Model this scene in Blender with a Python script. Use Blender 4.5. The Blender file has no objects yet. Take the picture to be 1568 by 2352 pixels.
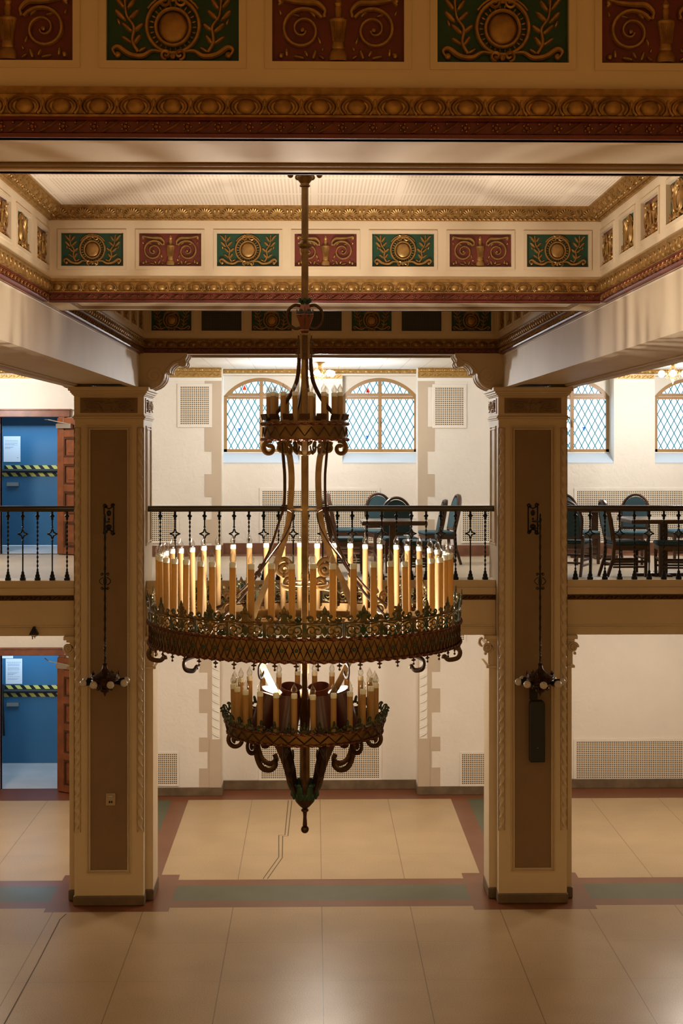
import bpy, math, random
from mathutils import Vector, Matrix
random.seed(7)
PI = math.pi
sc = bpy.context.scene
COL = sc.collection

# ------------------------------------------------------------------ camera, world, exposure, large lights
F, PX0, HOR, EYE = 3300.0, 722.0, 1028.0, 5.37
PSI = math.atan((784.0 - PX0) / F)
cam_d = bpy.data.cameras.new('camera')
cam_d.sensor_fit = 'VERTICAL'; cam_d.sensor_height = 36.0
cam_d.lens = F / 2352 * 36.0
cam_d.shift_y = -(1176 - HOR) / 2352
cam_d.clip_start = 0.05; cam_d.clip_end = 200
cam = bpy.data.objects.new('camera', cam_d); COL.objects.link(cam)
cam.location = (0, 0, EYE); cam.rotation_euler = (PI / 2, 0, -PSI)
sc.camera = cam
sc.view_settings.view_transform = 'Standard'
sc.view_settings.look = 'None'
sc.view_settings.gamma = 1.0
sc.view_settings.use_curve_mapping = False
sc.view_settings.exposure = 0.0

w = bpy.data.worlds.new('sky'); sc.world = w; w.use_nodes = True
bg = w.node_tree.nodes['Background']
bg.inputs[0].default_value = (0.80, 0.92, 1.0, 1); bg.inputs[1].default_value = 1.6

WARM = (1.0, 0.72, 0.33)
LAMPW = (1.0, 0.985, 0.96)
def light(name, kind, loc, power, color, size=0.3, sy=None, rot=(0, 0, 0), spot=None, blend=0.5):
    d = bpy.data.lights.new(name, kind); d.energy = power; d.color = color
    if kind == 'AREA':
        d.shape = 'RECTANGLE'; d.size = size; d.size_y = sy or size
    else:
        d.shadow_soft_size = size
    if kind == 'SPOT':
        d.spot_size = spot; d.spot_blend = blend
    o = bpy.data.objects.new(name, d); COL.objects.link(o)
    o.location = loc; o.rotation_euler = rot
    return o
# added fill lights, unseen behind the camera, to lift the nave's dim fronts
P_NAVE, P_UP, P_LOW = 330, 145, 135
light('nave_fill_light', 'AREA', (0.1, -1.2, 6.4), P_NAVE, WARM, 5.0, 1.5)
light('nave_fill_light', 'AREA', (-5.0, 1.0, 6.9), P_NAVE * .5, WARM, 2.0, 2.0)
light('nave_fill_light', 'AREA', (5.2, 1.0, 6.9), P_NAVE * .5, WARM, 2.0, 2.0)
# lamps of the lower aisle, on its ceiling behind the balcony front
for x in (-5.0, 0.08, 5.17):
    light('lower_aisle_lamp', 'POINT', (x, 19.4, 2.95), P_LOW, (1.0, 0.89, 0.77), 0.3)
# daylight outside the leaded windows
for x in (-0.847, 1.044, 4.12, 6.04):
    light('window_daylight', 'AREA', (x, 23.5, 5.9), 14, (0.34, 0.62, 1.0), 1.3, 1.3, rot=(-PI / 2, 0, 0))
# daylight in the two entrance lobbies
for z in (5.75, 2.02):
    light('lobby_daylight', 'AREA', (-4.75, 23.95, z), 17, (0.55, 0.78, 1.0), 1.6, 0.9)

def P(px, py, Y):
    t = (px - 784.0) / F
    X = Y * (math.sin(PSI) + t * math.cos(PSI)) / (math.cos(PSI) - t * math.sin(PSI))
    d = X * math.sin(PSI) + Y * math.cos(PSI)
    return X, EYE - (py - HOR) * d / F

# ------------------------------------------------------------------ materials
def nn(nt, typ, **kw):
    n = nt.nodes.new(typ)
    for k, v in kw.items(): setattr(n, k, v)
    return n
def mth(nt, op, a, b=None, c=None):
    n = nn(nt, 'ShaderNodeMath', operation=op)
    for i, v in enumerate((a, b, c)):
        if v is None: continue
        if isinstance(v, (int, float)): n.inputs[i].default_value = v
        else: nt.links.new(v, n.inputs[i])
    return n.outputs[0]
def mixc(nt, fac, a, b):
    n = nn(nt, 'ShaderNodeMix', data_type='RGBA')
    for s, v in ((n.inputs[0], fac), (n.inputs[6], a), (n.inputs[7], b)):
        if isinstance(v, (int, float)): s.default_value = v
        elif isinstance(v, (tuple, list)): s.default_value = (*v[:3], 1)
        else: nt.links.new(v, s)
    return n.outputs[2]
def line(nt, s, pitch, off, width):
    a = mth(nt, 'ADD', mth(nt, 'DIVIDE', mth(nt, 'SUBTRACT', s, off), pitch), 0.5)
    b = mth(nt, 'ABSOLUTE', mth(nt, 'SUBTRACT', mth(nt, 'FRACT', a), 0.5))
    return mth(nt, 'LESS_THAN', b, width / pitch / 2)
def mat(name, col, rough=0.6, metal=0.0, bump=0.0, bscale=30, var=0.0, vscale=4, col2=None, emit=0, coat=0, extra=None, dist=0.01, spec=0.5, soft=False):
    m = bpy.data.materials.new(name); m.use_nodes = True
    nt = m.node_tree; b = nt.nodes['Principled BSDF']
    b.inputs['Base Color'].default_value = (*col, 1)
    b.inputs['Roughness'].default_value = rough
    b.inputs['Metallic'].default_value = metal
    b.inputs['Specular IOR Level'].default_value = spec
    if coat: b.inputs['Coat Weight'].default_value = coat; b.inputs['Coat Roughness'].default_value = .15
    if emit:
        b.inputs['Emission Color'].default_value = (*col, 1); b.inputs['Emission Strength'].default_value = emit
    tc = nn(nt, 'ShaderNodeTexCoord')
    colsock = None
    if var:
        no = nn(nt, 'ShaderNodeTexNoise'); no.inputs['Scale'].default_value = vscale; no.inputs['Detail'].default_value = 1.5 if soft else 6
        nt.links.new(tc.outputs['Object'], no.inputs['Vector'])
        r = nn(nt, 'ShaderNodeMapRange'); r.inputs[1].default_value = .35; r.inputs[2].default_value = .65
        nt.links.new(no.outputs[0], r.inputs[0])
        c2 = col2 or tuple(c * (1 - var) for c in col)
        colsock = mixc(nt, r.outputs[0], c2, col)
    if extra: colsock = extra(nt, tc, colsock if colsock is not None else col, b)
    if colsock is not None and not isinstance(colsock, tuple): nt.links.new(colsock, b.inputs['Base Color'])
    if bump:
        no = nn(nt, 'ShaderNodeTexNoise'); no.inputs['Scale'].default_value = bscale; no.inputs['Detail'].default_value = 4
        no.inputs['Distortion'].default_value = .6
        nt.links.new(tc.outputs['Object'], no.inputs['Vector'])
        bp = nn(nt, 'ShaderNodeBump'); bp.inputs['Strength'].default_value = bump; bp.inputs['Distance'].default_value = dist
        nt.links.new(no.outputs[0], bp.inputs['Height']); nt.links.new(bp.outputs[0], b.inputs['Normal'])
    return m

def tile_joints(px, ox, py, oy, wd, dark, ax=(0, 1), w2=1.0):
    def f(nt, tc, cs, b):
        sp = nn(nt, 'ShaderNodeSeparateXYZ'); nt.links.new(tc.outputs['Object'], sp.inputs[0])
        l = mth(nt, 'MAXIMUM', line(nt, sp.outputs[ax[0]], px, ox, wd), mth(nt, 'MULTIPLY', line(nt, sp.outputs[ax[1]], py, oy, wd), w2))
        return mixc(nt, mth(nt, 'MULTIPLY', l, .75), cs, dark)
    return f
def terrazzo(joint=None):
    def f(nt, tc, cs, b):
        no = nn(nt, 'ShaderNodeTexNoise'); no.inputs['Scale'].default_value = 90; no.inputs['Detail'].default_value = 3
        nt.links.new(tc.outputs['Object'], no.inputs['Vector'])
        r = nn(nt, 'ShaderNodeMapRange'); r.inputs[1].default_value = .40; r.inputs[2].default_value = .6
        nt.links.new(no.outputs[0], r.inputs[0])
        mx = nn(nt, 'ShaderNodeMix', data_type='RGBA', blend_type='MULTIPLY'); mx.inputs[0].default_value = 1
        s = mixc(nt, r.outputs[0], (.80, .78, .74), (1.05, 1.05, 1.05))
        if isinstance(cs, tuple): mx.inputs[6].default_value = (*cs, 1)
        else: nt.links.new(cs, mx.inputs[6])
        nt.links.new(s, mx.inputs[7])
        out = mx.outputs[2]
        n2 = nn(nt, 'ShaderNodeTexNoise'); n2.inputs['Scale'].default_value = .9; n2.inputs['Detail'].default_value = 1
        nt.links.new(tc.outputs['Object'], n2.inputs['Vector'])
        rr = nn(nt, 'ShaderNodeMapRange'); rr.inputs[1].default_value = .3; rr.inputs[2].default_value = .7
        rr.inputs[3].default_value = .28; rr.inputs[4].default_value = .36
        nt.links.new(n2.outputs[0], rr.inputs[0]); nt.links.new(rr.outputs[0], b.inputs['Roughness'])
        if joint: out = tile_joints(*joint)(nt, tc, out, b)
        return out
    return f
def holes(pitch, h, body=None):
    def f(nt, tc, cs, b):
        sp = nn(nt, 'ShaderNodeSeparateXYZ'); nt.links.new(tc.outputs['Object'], sp.inputs[0])
        l = mth(nt, 'MULTIPLY', line(nt, sp.outputs[0], pitch, pitch / 2, h), line(nt, sp.outputs[2], pitch, pitch / 2, h))
        return mixc(nt, l, cs, (.006, .012, .01))
    return f
def dots(pitch, h):
    def f(nt, tc, cs, b):
        sp = nn(nt, 'ShaderNodeSeparateXYZ'); nt.links.new(tc.outputs['Object'], sp.inputs[0])
        l = mth(nt, 'MULTIPLY', line(nt, sp.outputs[0], pitch, 0, h), line(nt, sp.outputs[1], pitch, 0, h * 2))
        g = mth(nt, 'MAXIMUM', line(nt, sp.outputs[0], .61, 0, .05), line(nt, sp.outputs[1], .61, 0, .05))
        l = mth(nt, 'MULTIPLY', l, mth(nt, 'SUBTRACT', 1.0, g))
        return mixc(nt, mth(nt, 'MULTIPLY', l, .3), cs, (.25, .15, .08))
    return f

CREAM = (.70, .56, .37)
M = {}
M['cream'] = mat('cream_paint', CREAM, .55, bump=.15, bscale=6, var=.06, vscale=2)
M['molding'] = mat('cream_molding', (.66, .52, .34), .5, var=.06, vscale=3)
M['brown'] = mat('brown_plaster', (.25, .155, .078), .6, bump=.25, bscale=60, var=.08, vscale=3)
M['wall'] = mat('stucco_wall', (.78, .72, .63), .7, bump=.4, bscale=9, var=.04, vscale=2, dist=.02)
M['quoin'] = mat('quoin_paint', (.52, .42, .31), .7, bump=.1, bscale=80, var=.05, vscale=3)
M['revealwhite'] = mat('white_paint', (.80, .76, .68), .6)
M['ceil'] = mat('coffer_ceiling_tile', (.78, .66, .50), .7, extra=dots(.0254, .012))
M['ceil2'] = mat('aisle_ceiling_tile', (.85, .80, .71), .6, extra=tile_joints(.32, .05, .32, 0, .008, (.45, .36, .26)))
M['floor'] = mat('cream_terrazzo', (.50, .36, .205), .25, var=.10, vscale=1.6, soft=True, extra=terrazzo((1.035, .085, 1.12, 14.48, .010, (.15, .09, .04), (0, 1), .3)), spec=.35)
M['fred'] = mat('red_terrazzo', (.19, .062, .024), .25, var=.15, vscale=3, extra=terrazzo())
M['fgreen'] = mat('green_terrazzo', (.085, .10, .06), .25, var=.15, vscale=3, extra=terrazzo())
M['floor2'] = mat('balcony_terrazzo', (.50, .41, .30), .15, var=.1, vscale=2, extra=terrazzo())
M['fblue'] = mat('lobby_floor', (.60, .60, .60), .4, var=.1, vscale=3)
M['base'] = mat('stone_base', (.17, .115, .065), .45, var=.35, vscale=6)
M['basered'] = mat('red_stone_base', (.20, .085, .045), .35, var=.3, vscale=6)
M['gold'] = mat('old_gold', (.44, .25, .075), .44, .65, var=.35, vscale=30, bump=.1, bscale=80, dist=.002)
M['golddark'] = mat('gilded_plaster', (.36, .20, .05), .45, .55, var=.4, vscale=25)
M['goldlight'] = mat('gilded_aisle_molding', (.50, .30, .09), .45, .35, var=.3, vscale=30)
M['red'] = mat('oxide_red', (.15, .020, .011), .42, var=.25, vscale=12)
M['green'] = mat('deep_green', (.004, .055, .024), .42, var=.25, vscale=12)
M['copper'] = mat('red_gold', (.45, .19, .06), .36, .55, var=.5, vscale=30)
M['bronze'] = mat('bronze', (.225, .135, .052), .36, .85, var=.35, vscale=14, bump=.1, bscale=60, dist=.003)
M['bronzedark'] = mat('dark_bronze', (.075, .038, .018), .38, .8, var=.4, vscale=25)
M['rope'] = mat('red_bronze', (.13, .048, .027), .32, .85)
M['verdi'] = mat('green_patina', (.012, .055, .035), .45, .3, var=.4, vscale=20)
M['candle'] = mat('candle_sleeve', (.40, .24, .085), .5, var=.06, vscale=15)
def sleeve():
    m = M['candle']; nt = m.node_tree; b = nt.nodes['Principled BSDF']; out = nt.nodes['Material Output']
    t = nn(nt, 'ShaderNodeBsdfTranslucent'); t.inputs[0].default_value = (.55, .32, .09, 1)
    mx = nn(nt, 'ShaderNodeMixShader'); mx.inputs[0].default_value = .32
    nt.links.new(b.outputs[0], mx.inputs[1]); nt.links.new(t.outputs[0], mx.inputs[2]); nt.links.new(mx.outputs[0], out.inputs[0])
sleeve()
M['socket'] = mat('candle_socket', (.62, .64, .55), .5)
M['iron'] = mat('dark_iron', (.012, .014, .012), .42, .6)
M['wood'] = mat('dark_chair_wood', (.075, .032, .014), .35, var=.3, vscale=25)
M['mahog'] = mat('door_wood', (.22, .065, .022), .38, var=.35, vscale=9)
M['mahogshade'] = mat('door_panel_shade', (.06, .018, .007), .35)  # wood darkened to paint the shade at the panel edges
M['rail'] = mat('handrail_wood', (.018, .009, .005), .16, spec=.7)
M['teal'] = mat('teal_upholstery', (.022, .062, .08), .8, bump=.2, bscale=200)
M['tabletop'] = mat('laminate_tabletop', (.42, .33, .27), .12)
M['blue'] = mat('blue_door_paint', (.035, .16, .30), .35, bump=.2, bscale=300)
M['paper'] = mat('white_paper', (.80, .82, .86), .7)
M['ink'] = mat('grey_print', (.32, .40, .52), .8)
M['yellow'] = mat('yellow_tape', (.72, .66, .16), .5)
M['black'] = mat('black_plastic', (.006, .008, .009), .5)
M['plate'] = mat('switch_plate', (.45, .34, .22), .35)
M['steel'] = mat('steel', (.5, .48, .45), .3, .9)
M['maroon'] = mat('maroon_enamel', (.055, .014, .010), .38)
M['frost'] = mat('frosted_bulb', (.62, .56, .47), .18, var=.06, vscale=60)
M['winframe'] = mat('tan_window_frame', (.36, .20, .075), .42)
M['vent'] = mat('vent_grille', (.76, .66, .51), .6, extra=holes(.0294, .0172))
M['black_grille'] = mat('black_grille', (.05, .045, .03), .5, extra=holes(.022, .015))
M['hallshade'] = mat('lobby_paint', (.10, .18, .28), .6)
M['lit'] = mat('lamp_glow', (1.0, .90, .76), .5, emit=30)
M['litspot'] = mat('reflector_lamp_glow', (1.0, .86, .72), .5, emit=60)
M['offbulb'] = mat('unlit_bulb', (.5, .5, .48), .2)

def glassmat(name, tint, gl=.12):
    m = bpy.data.materials.new(name); m.use_nodes = True; nt = m.node_tree
    nt.nodes.remove(nt.nodes['Principled BSDF'])
    out = nt.nodes['Material Output']
    tr = nn(nt, 'ShaderNodeBsdfTransparent'); tr.inputs[0].default_value = (*tint, 1)
    g = nn(nt, 'ShaderNodeBsdfGlossy'); g.inputs['Roughness'].default_value = .05
    lw = nn(nt, 'ShaderNodeLayerWeight'); lw.inputs[0].default_value = gl
    mx = nn(nt, 'ShaderNodeMixShader')
    nt.links.new(mth(nt, 'MULTIPLY', mth(nt, 'ADD', lw.outputs['Facing'], .03), .75), mx.inputs[0])
    nt.links.new(tr.outputs[0], mx.inputs[1]); nt.links.new(g.outputs[0], mx.inputs[2])
    nt.links.new(mx.outputs[0], out.inputs[0])
    return m
M['bulb'] = glassmat('clear_bulb_glass', (.90, .89, .86), .35)
def leaded():
    m = bpy.data.materials.new('leaded_glass'); m.use_nodes = True; nt = m.node_tree
    b = nt.nodes['Principled BSDF']; out = nt.nodes['Material Output']
    b.inputs['Base Color'].default_value = (.0, .045, .06, 1); b.inputs['Roughness'].default_value = .5  # teal of the leads imitates the daylight glowing round them
    tc = nn(nt, 'ShaderNodeTexCoord'); sp = nn(nt, 'ShaderNodeSeparateXYZ'); nt.links.new(tc.outputs['Object'], sp.inputs[0])
    u = mth(nt, 'DIVIDE', sp.outputs[0], .1077); v = mth(nt, 'DIVIDE', sp.outputs[2], .201)
    def dist(s):
        a = mth(nt, 'FRACT', mth(nt, 'ADD', s, 0.5)); return mth(nt, 'ABSOLUTE', mth(nt, 'SUBTRACT', a, .5))
    d = mth(nt, 'MINIMUM', dist(mth(nt, 'ADD', u, v)), dist(mth(nt, 'SUBTRACT', u, v)))
    lead = mth(nt, 'LESS_THAN', d, .045)
    r = nn(nt, 'ShaderNodeMapRange'); r.inputs[1].default_value = .045; r.inputs[2].default_value = .085
    nt.links.new(d, r.inputs[0])
    tint = mixc(nt, r.outputs[0], (.25, .80, .90), (.99, .99, .98))  # cyan glow beside the leads, put into the glass colour
    tr = nn(nt, 'ShaderNodeBsdfTransparent'); nt.links.new(tint, tr.inputs[0])
    mx = nn(nt, 'ShaderNodeMixShader'); nt.links.new(lead, mx.inputs[0])
    nt.links.new(tr.outputs[0], mx.inputs[1]); nt.links.new(b.outputs[0], mx.inputs[2]); nt.links.new(mx.outputs[0], out.inputs[0])
    return m
M['leaded'] = leaded()
def tint(name, c):
    m = bpy.data.materials.new(name); m.use_nodes = True; nt = m.node_tree
    tr = nn(nt, 'ShaderNodeBsdfTransparent'); tr.inputs[0].default_value = (*c, 1)
    nt.links.new(tr.outputs[0], nt.nodes['Material Output'].inputs[0]); return m
M['redglass'] = tint('red_glass', (.95, .22, .15)); M['blueglass'] = tint('blue_glass', (.35, .55, .95))

# ------------------------------------------------------------------ mesh builder
class MB:
    def __init__(s): s.v = []; s.f = []; s.m = []
    def add(s, vs, fs, mi=0, T=None):
        o = len(s.v)
        s.v += [tuple(T @ Vector(p)) for p in vs] if T is not None else [tuple(p) for p in vs]
        s.f += [tuple(i + o for i in f) for f in fs]; s.m += [mi] * len(fs); return s
    def addmb(s, o, T=None, mi=None):
        k = len(s.v)
        s.v += [tuple(T @ Vector(p)) for p in o.v] if T is not None else list(o.v)
        s.f += [tuple(i + k for i in f) for f in o.f]; s.m += [mi] * len(o.f) if mi is not None else list(o.m); return s
    def box(s, x0, x1, y0, y1, z0, z1, mi=0, T=None):
        vs = [(x, y, z) for x in (x0, x1) for y in (y0, y1) for z in (z0, z1)]
        return s.add(vs, [(0, 1, 3, 2), (4, 6, 7, 5), (0, 4, 5, 1), (2, 3, 7, 6), (0, 2, 6, 4), (1, 5, 7, 3)], mi, T)
    def lathe(s, prof, n=16, c=(0, 0, 0), T=None, mi=0, a0=0, a1=2 * PI, ph=0, cap=True):
        full = abs(a1 - a0 - 2 * PI) < 1e-6; vs = []; fs = []; k = n if full else n + 1
        for r, z in prof:
            for i in range(k):
                a = ph + a0 + (a1 - a0) * i / n
                vs.append((c[0] + r * math.cos(a), c[1] + r * math.sin(a), c[2] + z))
        for j in range(len(prof) - 1):
            for i in range(n):
                i2 = (i + 1) % k
                fs.append((j * k + i, j * k + i2, (j + 1) * k + i2, (j + 1) * k + i))
        if full and cap:
            if prof[0][0] > 1e-4: fs.append(tuple(range(k))[::-1])
            if prof[-1][0] > 1e-4: fs.append(tuple((len(prof) - 1) * k + i for i in range(k)))
        return s.add(vs, fs, mi, T)
    def cyl(s, c, r, h, n=14, mi=0, T=None): return s.lathe([(r, 0), (r, h)], n, c, T, mi)
    def sph(s, c, r, n=10, m=6, mi=0, T=None):
        if isinstance(r, (int, float)): r = (r, r, r)
        vs = [(c[0], c[1], c[2] - r[2])]; fs = []
        for j in range(1, m):
            p = -PI / 2 + PI * j / m
            for i in range(n):
                a = 2 * PI * i / n
                vs.append((c[0] + r[0] * math.cos(p) * math.cos(a), c[1] + r[1] * math.cos(p) * math.sin(a), c[2] + r[2] * math.sin(p)))
        vs.append((c[0], c[1], c[2] + r[2])); t = len(vs) - 1
        for i in range(n):
            i2 = (i + 1) % n; fs.append((0, 1 + i2, 1 + i)); fs.append((t, 1 + (m - 2) * n + i, 1 + (m - 2) * n + i2))
            for j in range(m - 2): fs.append((1 + j * n + i, 1 + j * n + i2, 1 + (j + 1) * n + i2, 1 + (j + 1) * n + i))
        return s.add(vs, fs, mi, T)
    def tube(s, pts, r, n=8, closed=False, ref=None, twist=0.0, mi=0, T=None, sq=False, ph=0):
        """r: radius | (a,b) across ref / along ref | list per point."""
        pts = [Vector(p) for p in pts]; N = len(pts); vs = []; fs = []
        rr = r if isinstance(r, list) else [r] * N
        pu = None
        for i, p in enumerate(pts):
            if closed: t = pts[(i + 1) % N] - pts[i - 1]
            else: t = pts[min(i + 1, N - 1)] - pts[max(i - 1, 0)]
            if t.length < 1e-9: t = Vector((0, 0, 1))
            t.normalize()
            u = Vector(ref) if ref is not None else (pu if pu is not None else (Vector((0, 0, 1)) if abs(t.z) < .9 else Vector((1, 0, 0))))
            u = u - t * u.dot(t)
            if u.length < 1e-6: u = t.orthogonal()
            u.normalize(); pu = u; v = t.cross(u)
            a, b = rr[i] if isinstance(rr[i], tuple) else (rr[i], rr[i])
            for k in range(n):
                an = ph + 2 * PI * k / n + (PI / 4 if sq else 0)
                x, y = math.cos(an), math.sin(an)
                if sq: x, y = x * 1.4142, y * 1.4142
                x, y = x * a, y * b
                tw = twist * i; x, y = x * math.cos(tw) - y * math.sin(tw), x * math.sin(tw) + y * math.cos(tw)
                vs.append(p + v * x + u * y)
        for i in range(N if closed else N - 1):
            j = (i + 1) % N
            for k in range(n):
                k2 = (k + 1) % n; fs.append((i * n + k, i * n + k2, j * n + k2, j * n + k))
        if not closed: fs.append(tuple(range(n))[::-1]); fs.append(tuple((N - 1) * n + k for k in range(n)))
        return s.add(vs, fs, mi, T)
    def prism(s, poly, y0, y1, mi=0, T=None):
        n = len(poly); vs = [(x, y0, z) for x, z in poly] + [(x, y1, z) for x, z in poly]
        fs = [tuple(range(n)), tuple(range(2 * n - 1, n - 1, -1))] + [(i, i + n, (i + 1) % n + n, (i + 1) % n) for i in range(n)]
        return s.add(vs, fs, mi, T)
    def extr(s, prof, x0, x1, mi=0, T=None):
        """profile (y,z) swept along x"""
        n = len(prof); vs = [(x0, y, z) for y, z in prof] + [(x1, y, z) for y, z in prof]
        fs = [tuple(range(n))[::-1], tuple(range(n, 2 * n))] + [(i, (i + 1) % n, (i + 1) % n + n, i + n) for i in range(n)]
        return s.add(vs, fs, mi, T)
    def mesh(s, name, mats, smooth=True, ang=35):
        me = bpy.data.meshes.new(name); me.from_pydata(s.v, [], s.f)
        if not isinstance(mats, (list, tuple)): mats = [mats]
        for m in mats: me.materials.append(M[m] if isinstance(m, str) else m)
        me.polygons.foreach_set('material_index', s.m)
        if smooth:
            me.polygons.foreach_set('use_smooth', [True] * len(s.f)); me.set_sharp_from_angle(angle=math.radians(ang))
        me.update(); return me
    def build(s, name, mats, parent=None, bevel=0, smooth=True, loc=None, rotz=0):
        o = bpy.data.objects.new(name, s.mesh(name, mats, smooth)); COL.objects.link(o)
        if parent is not None: o.parent = parent
        if loc: o.location = loc
        if rotz: o.rotation_euler = (0, 0, rotz)
        if bevel:
            b = o.modifiers.new('bevel', 'BEVEL'); b.width = bevel; b.segments = 2; b.limit_method = 'ANGLE'
        return o
def Tr(x=0, y=0, z=0): return Matrix.Translation((x, y, z))
def Rz(a): return Matrix.Rotation(a, 4, 'Z')
def Ry(a): return Matrix.Rotation(a, 4, 'Y')
def Rx(a): return Matrix.Rotation(a, 4, 'X')
def Sc(x, y, z): return Matrix.Diagonal((x, y, z, 1))

def tag(o, label, cat, group=None):
    o['label'] = label; o['category'] = cat
    if group: o['group'] = group
    return o
def thing(name, label, cat, loc=(0, 0, 0), rotz=0, group=None):
    o = bpy.data.objects.new(name, None); COL.objects.link(o); o.empty_display_size = .1
    o.location = loc; o.rotation_euler = (0, 0, rotz)
    return tag(o, label, cat, group)
def struct(o): o['kind'] = 'structure'; return o
def inst(name, me, parent, loc=(0, 0, 0), rotz=0, rot=None, scale=None, mat_=None):
    o = bpy.data.objects.new(name, me); COL.objects.link(o)
    if parent is not None: o.parent = parent
    o.location = loc; o.rotation_euler = rot if rot else (0, 0, rotz)
    if scale: o.scale = scale
    if mat_:
        o.material_slots[0].link = 'OBJECT'; o.material_slots[0].material = M[mat_]
    return o
def copy_tree(o, parent=None):
    c = o.copy(); COL.objects.link(c)
    if parent is not None: c.parent = parent
    for ch in list(o.children): copy_tree(ch, c)
    return c

def spiral(cx, cz, r0, r1, a0, turns, n=26, y=0):
    return [(cx + (r0 + (r1 - r0) * t) * math.cos(a0 + turns * 2 * PI * t), y, cz + (r0 + (r1 - r0) * t) * math.sin(a0 + turns * 2 * PI * t)) for t in (i / n for i in range(n + 1))]
def smoothpath(p, k=6):
    """Catmull-Rom through control points"""
    P_ = [Vector(q) for q in p]; out = []
    for i in range(len(P_) - 1):
        a = P_[max(i - 1, 0)]; b = P_[i]; c = P_[i + 1]; d = P_[min(i + 2, len(P_) - 1)]
        for j in range(k):
            t = j / k
            out.append(.5 * ((2 * b) + (c - a) * t + (2 * a - 5 * b + 4 * c - d) * t * t + (3 * b - a - 3 * c + d) * t ** 3))
    out.append(P_[-1]); return out

# ------------------------------------------------------------------ room shell
XL, XR = -9.5, 9.5
# floor : one mesh of inlaid terrazzo fields
CXL, CXR = -2.409, 2.573           # column axes
def band_color(x, y):
    for c in (CXL, CXR):
        if abs(x - c) < .72 and 16.66 < y < 18.10: return 1
    if 16.80 < y < 17.88: return 2 if 17.04 < y < 17.63 else 1
    if y > 21.93: return 1
    if y > 17.88:
        for c in (CXL, CXR):
            d = abs(x - c)
            if d < .235: return 2
            if d < .49: return 1
    return 0
xs = sorted({XL, XR, *[c + d for c in (CXL, CXR) for d in (-.72, -.49, -.235, .235, .49, .72)]})
ys = [-5, 16.66, 16.80, 17.04, 17.63, 17.88, 18.10, 21.93, 22.75]
fl = MB()
for i in range(len(xs) - 1):
    for j in range(len(ys) - 1):
        x0, x1, y0, y1 = xs[i], xs[i + 1], ys[j], ys[j + 1]
        fl.add([(x0, y0, 0), (x1, y0, 0), (x1, y1, 0), (x0, y1, 0)], [(0, 1, 2, 3)], band_color((x0 + x1) / 2, (y0 + y1) / 2))
fo = struct(fl.build('floor', ['floor', 'fred', 'fgreen'], smooth=False))
# the old patch and the long crack in the terrazzo
pt = MB()
def strip(mb, pts, wd, z=.0015):
    for a, b in zip(pts[:-1], pts[1:]):
        d = Vector((b[0] - a[0], b[1] - a[1], 0)); n_ = Vector((-d.y, d.x, 0)).normalized() * wd / 2
        mb.add([(a[0] - n_.x, a[1] - n_.y, z), (b[0] - n_.x, b[1] - n_.y, z), (b[0] + n_.x, b[1] + n_.y, z), (a[0] + n_.x, a[1] + n_.y, z)], [(0, 1, 2, 3)])
def G(px, py):
    Y = EYE * F / (py - HOR); X, _ = P(px, py, Y); return (X, Y)
strip(pt, [G(662, 1838), G(654, 1918), G(640, 1918), G(640, 1968), G(604, 2018)], .012)
strip(pt, [G(670, 1838), G(661, 1920), G(649, 1920), G(648, 1970), G(614, 2018)], .012)
strip(pt, [G(152, 2096), G(138, 2108), G(85, 2210), G(8, 2350)], .014)
pt.build('floor_crack', mat('crack_dark', (.11, .07, .035), .7), fo)

S = MB(); S.box(XL, XR, -5, 5.1, 7.2, 7.3); S.box(XL, XR, 5.1, 17.4, 7.2, 7.3)
struct(S.build('ceiling', 'ceil', smooth=False))
S = MB(); S.box(XL, XR, 17.4, 23.1, 6.6, 6.72)
struct(S.build('ceiling_aisle', 'ceil2', smooth=False))
S = MB(); S.box(XL, XR, 17.5, 22.7, 3.30, 3.40)
struct(S.build('ceiling_under_balcony', 'revealwhite', smooth=False))
S = MB(); S.box(XL, XR, 17.5, 22.75, 3.42, 3.70)
struct(S.build('floor_balcony', 'floor2', smooth=False))
S = MB(); S.box(XL - .1, XL, -5, 25, -.1, 7.3); struct(S.build('wall_left', 'cream', smooth=False))
S = MB(); S.box(XR, XR + .1, -5, 25, -.1, 7.3); struct(S.build('wall_right', 'cream', smooth=False))
S = MB(); S.box(XL, XR, -5.1, -5, -.1, 7.3); struct(S.build('wall_front', 'cream', smooth=False))

# back wall with window openings and two doorways
WY = 22.6
WIN = [-.847, 1.044, 4.12, 6.04]
OPEN = [(-1.45, -.235), (.44, 1.62), (3.52, 4.725), (5.376, 6.66)]
DX0, DX1 = P(5, 0, 22.7)[0], P(138, 0, 22.7)[0]
SZ, TZ = 5.137, 6.507
wb = MB()
def wallbox(x0, x1, z0, z1, d=.6): wb.box(x0, x1, WY, WY + d, z0, z1)
LZ = P(100, 1503, 22.7)[1]; UZ = P(100, 958, 22.7)[1]
wallbox(XL, DX0, 0, 7.2, .1); wallbox(DX0, DX1, LZ, 3.7, .1); wallbox(DX0, DX1, UZ, 7.2, .1)
wallbox(DX1, -1.45, 0, 7.2, .1)
wallbox(-1.45, XR, 0, SZ); wallbox(-1.45, XR, TZ, 7.2)
prev = None
for a, b in OPEN:
    if prev is not None: wallbox(prev, a, SZ, TZ)
    prev = b
wallbox(prev, XR, SZ, TZ)
# pilasters in front of the wall (behind each column)
PYY = 22.2
for c in (CXL, CXR): wb.box(c - .975, c + .975, PYY, WY, 0, 6.6)
wbo = struct(wb.build('wall_back', 'wall', smooth=False))
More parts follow.
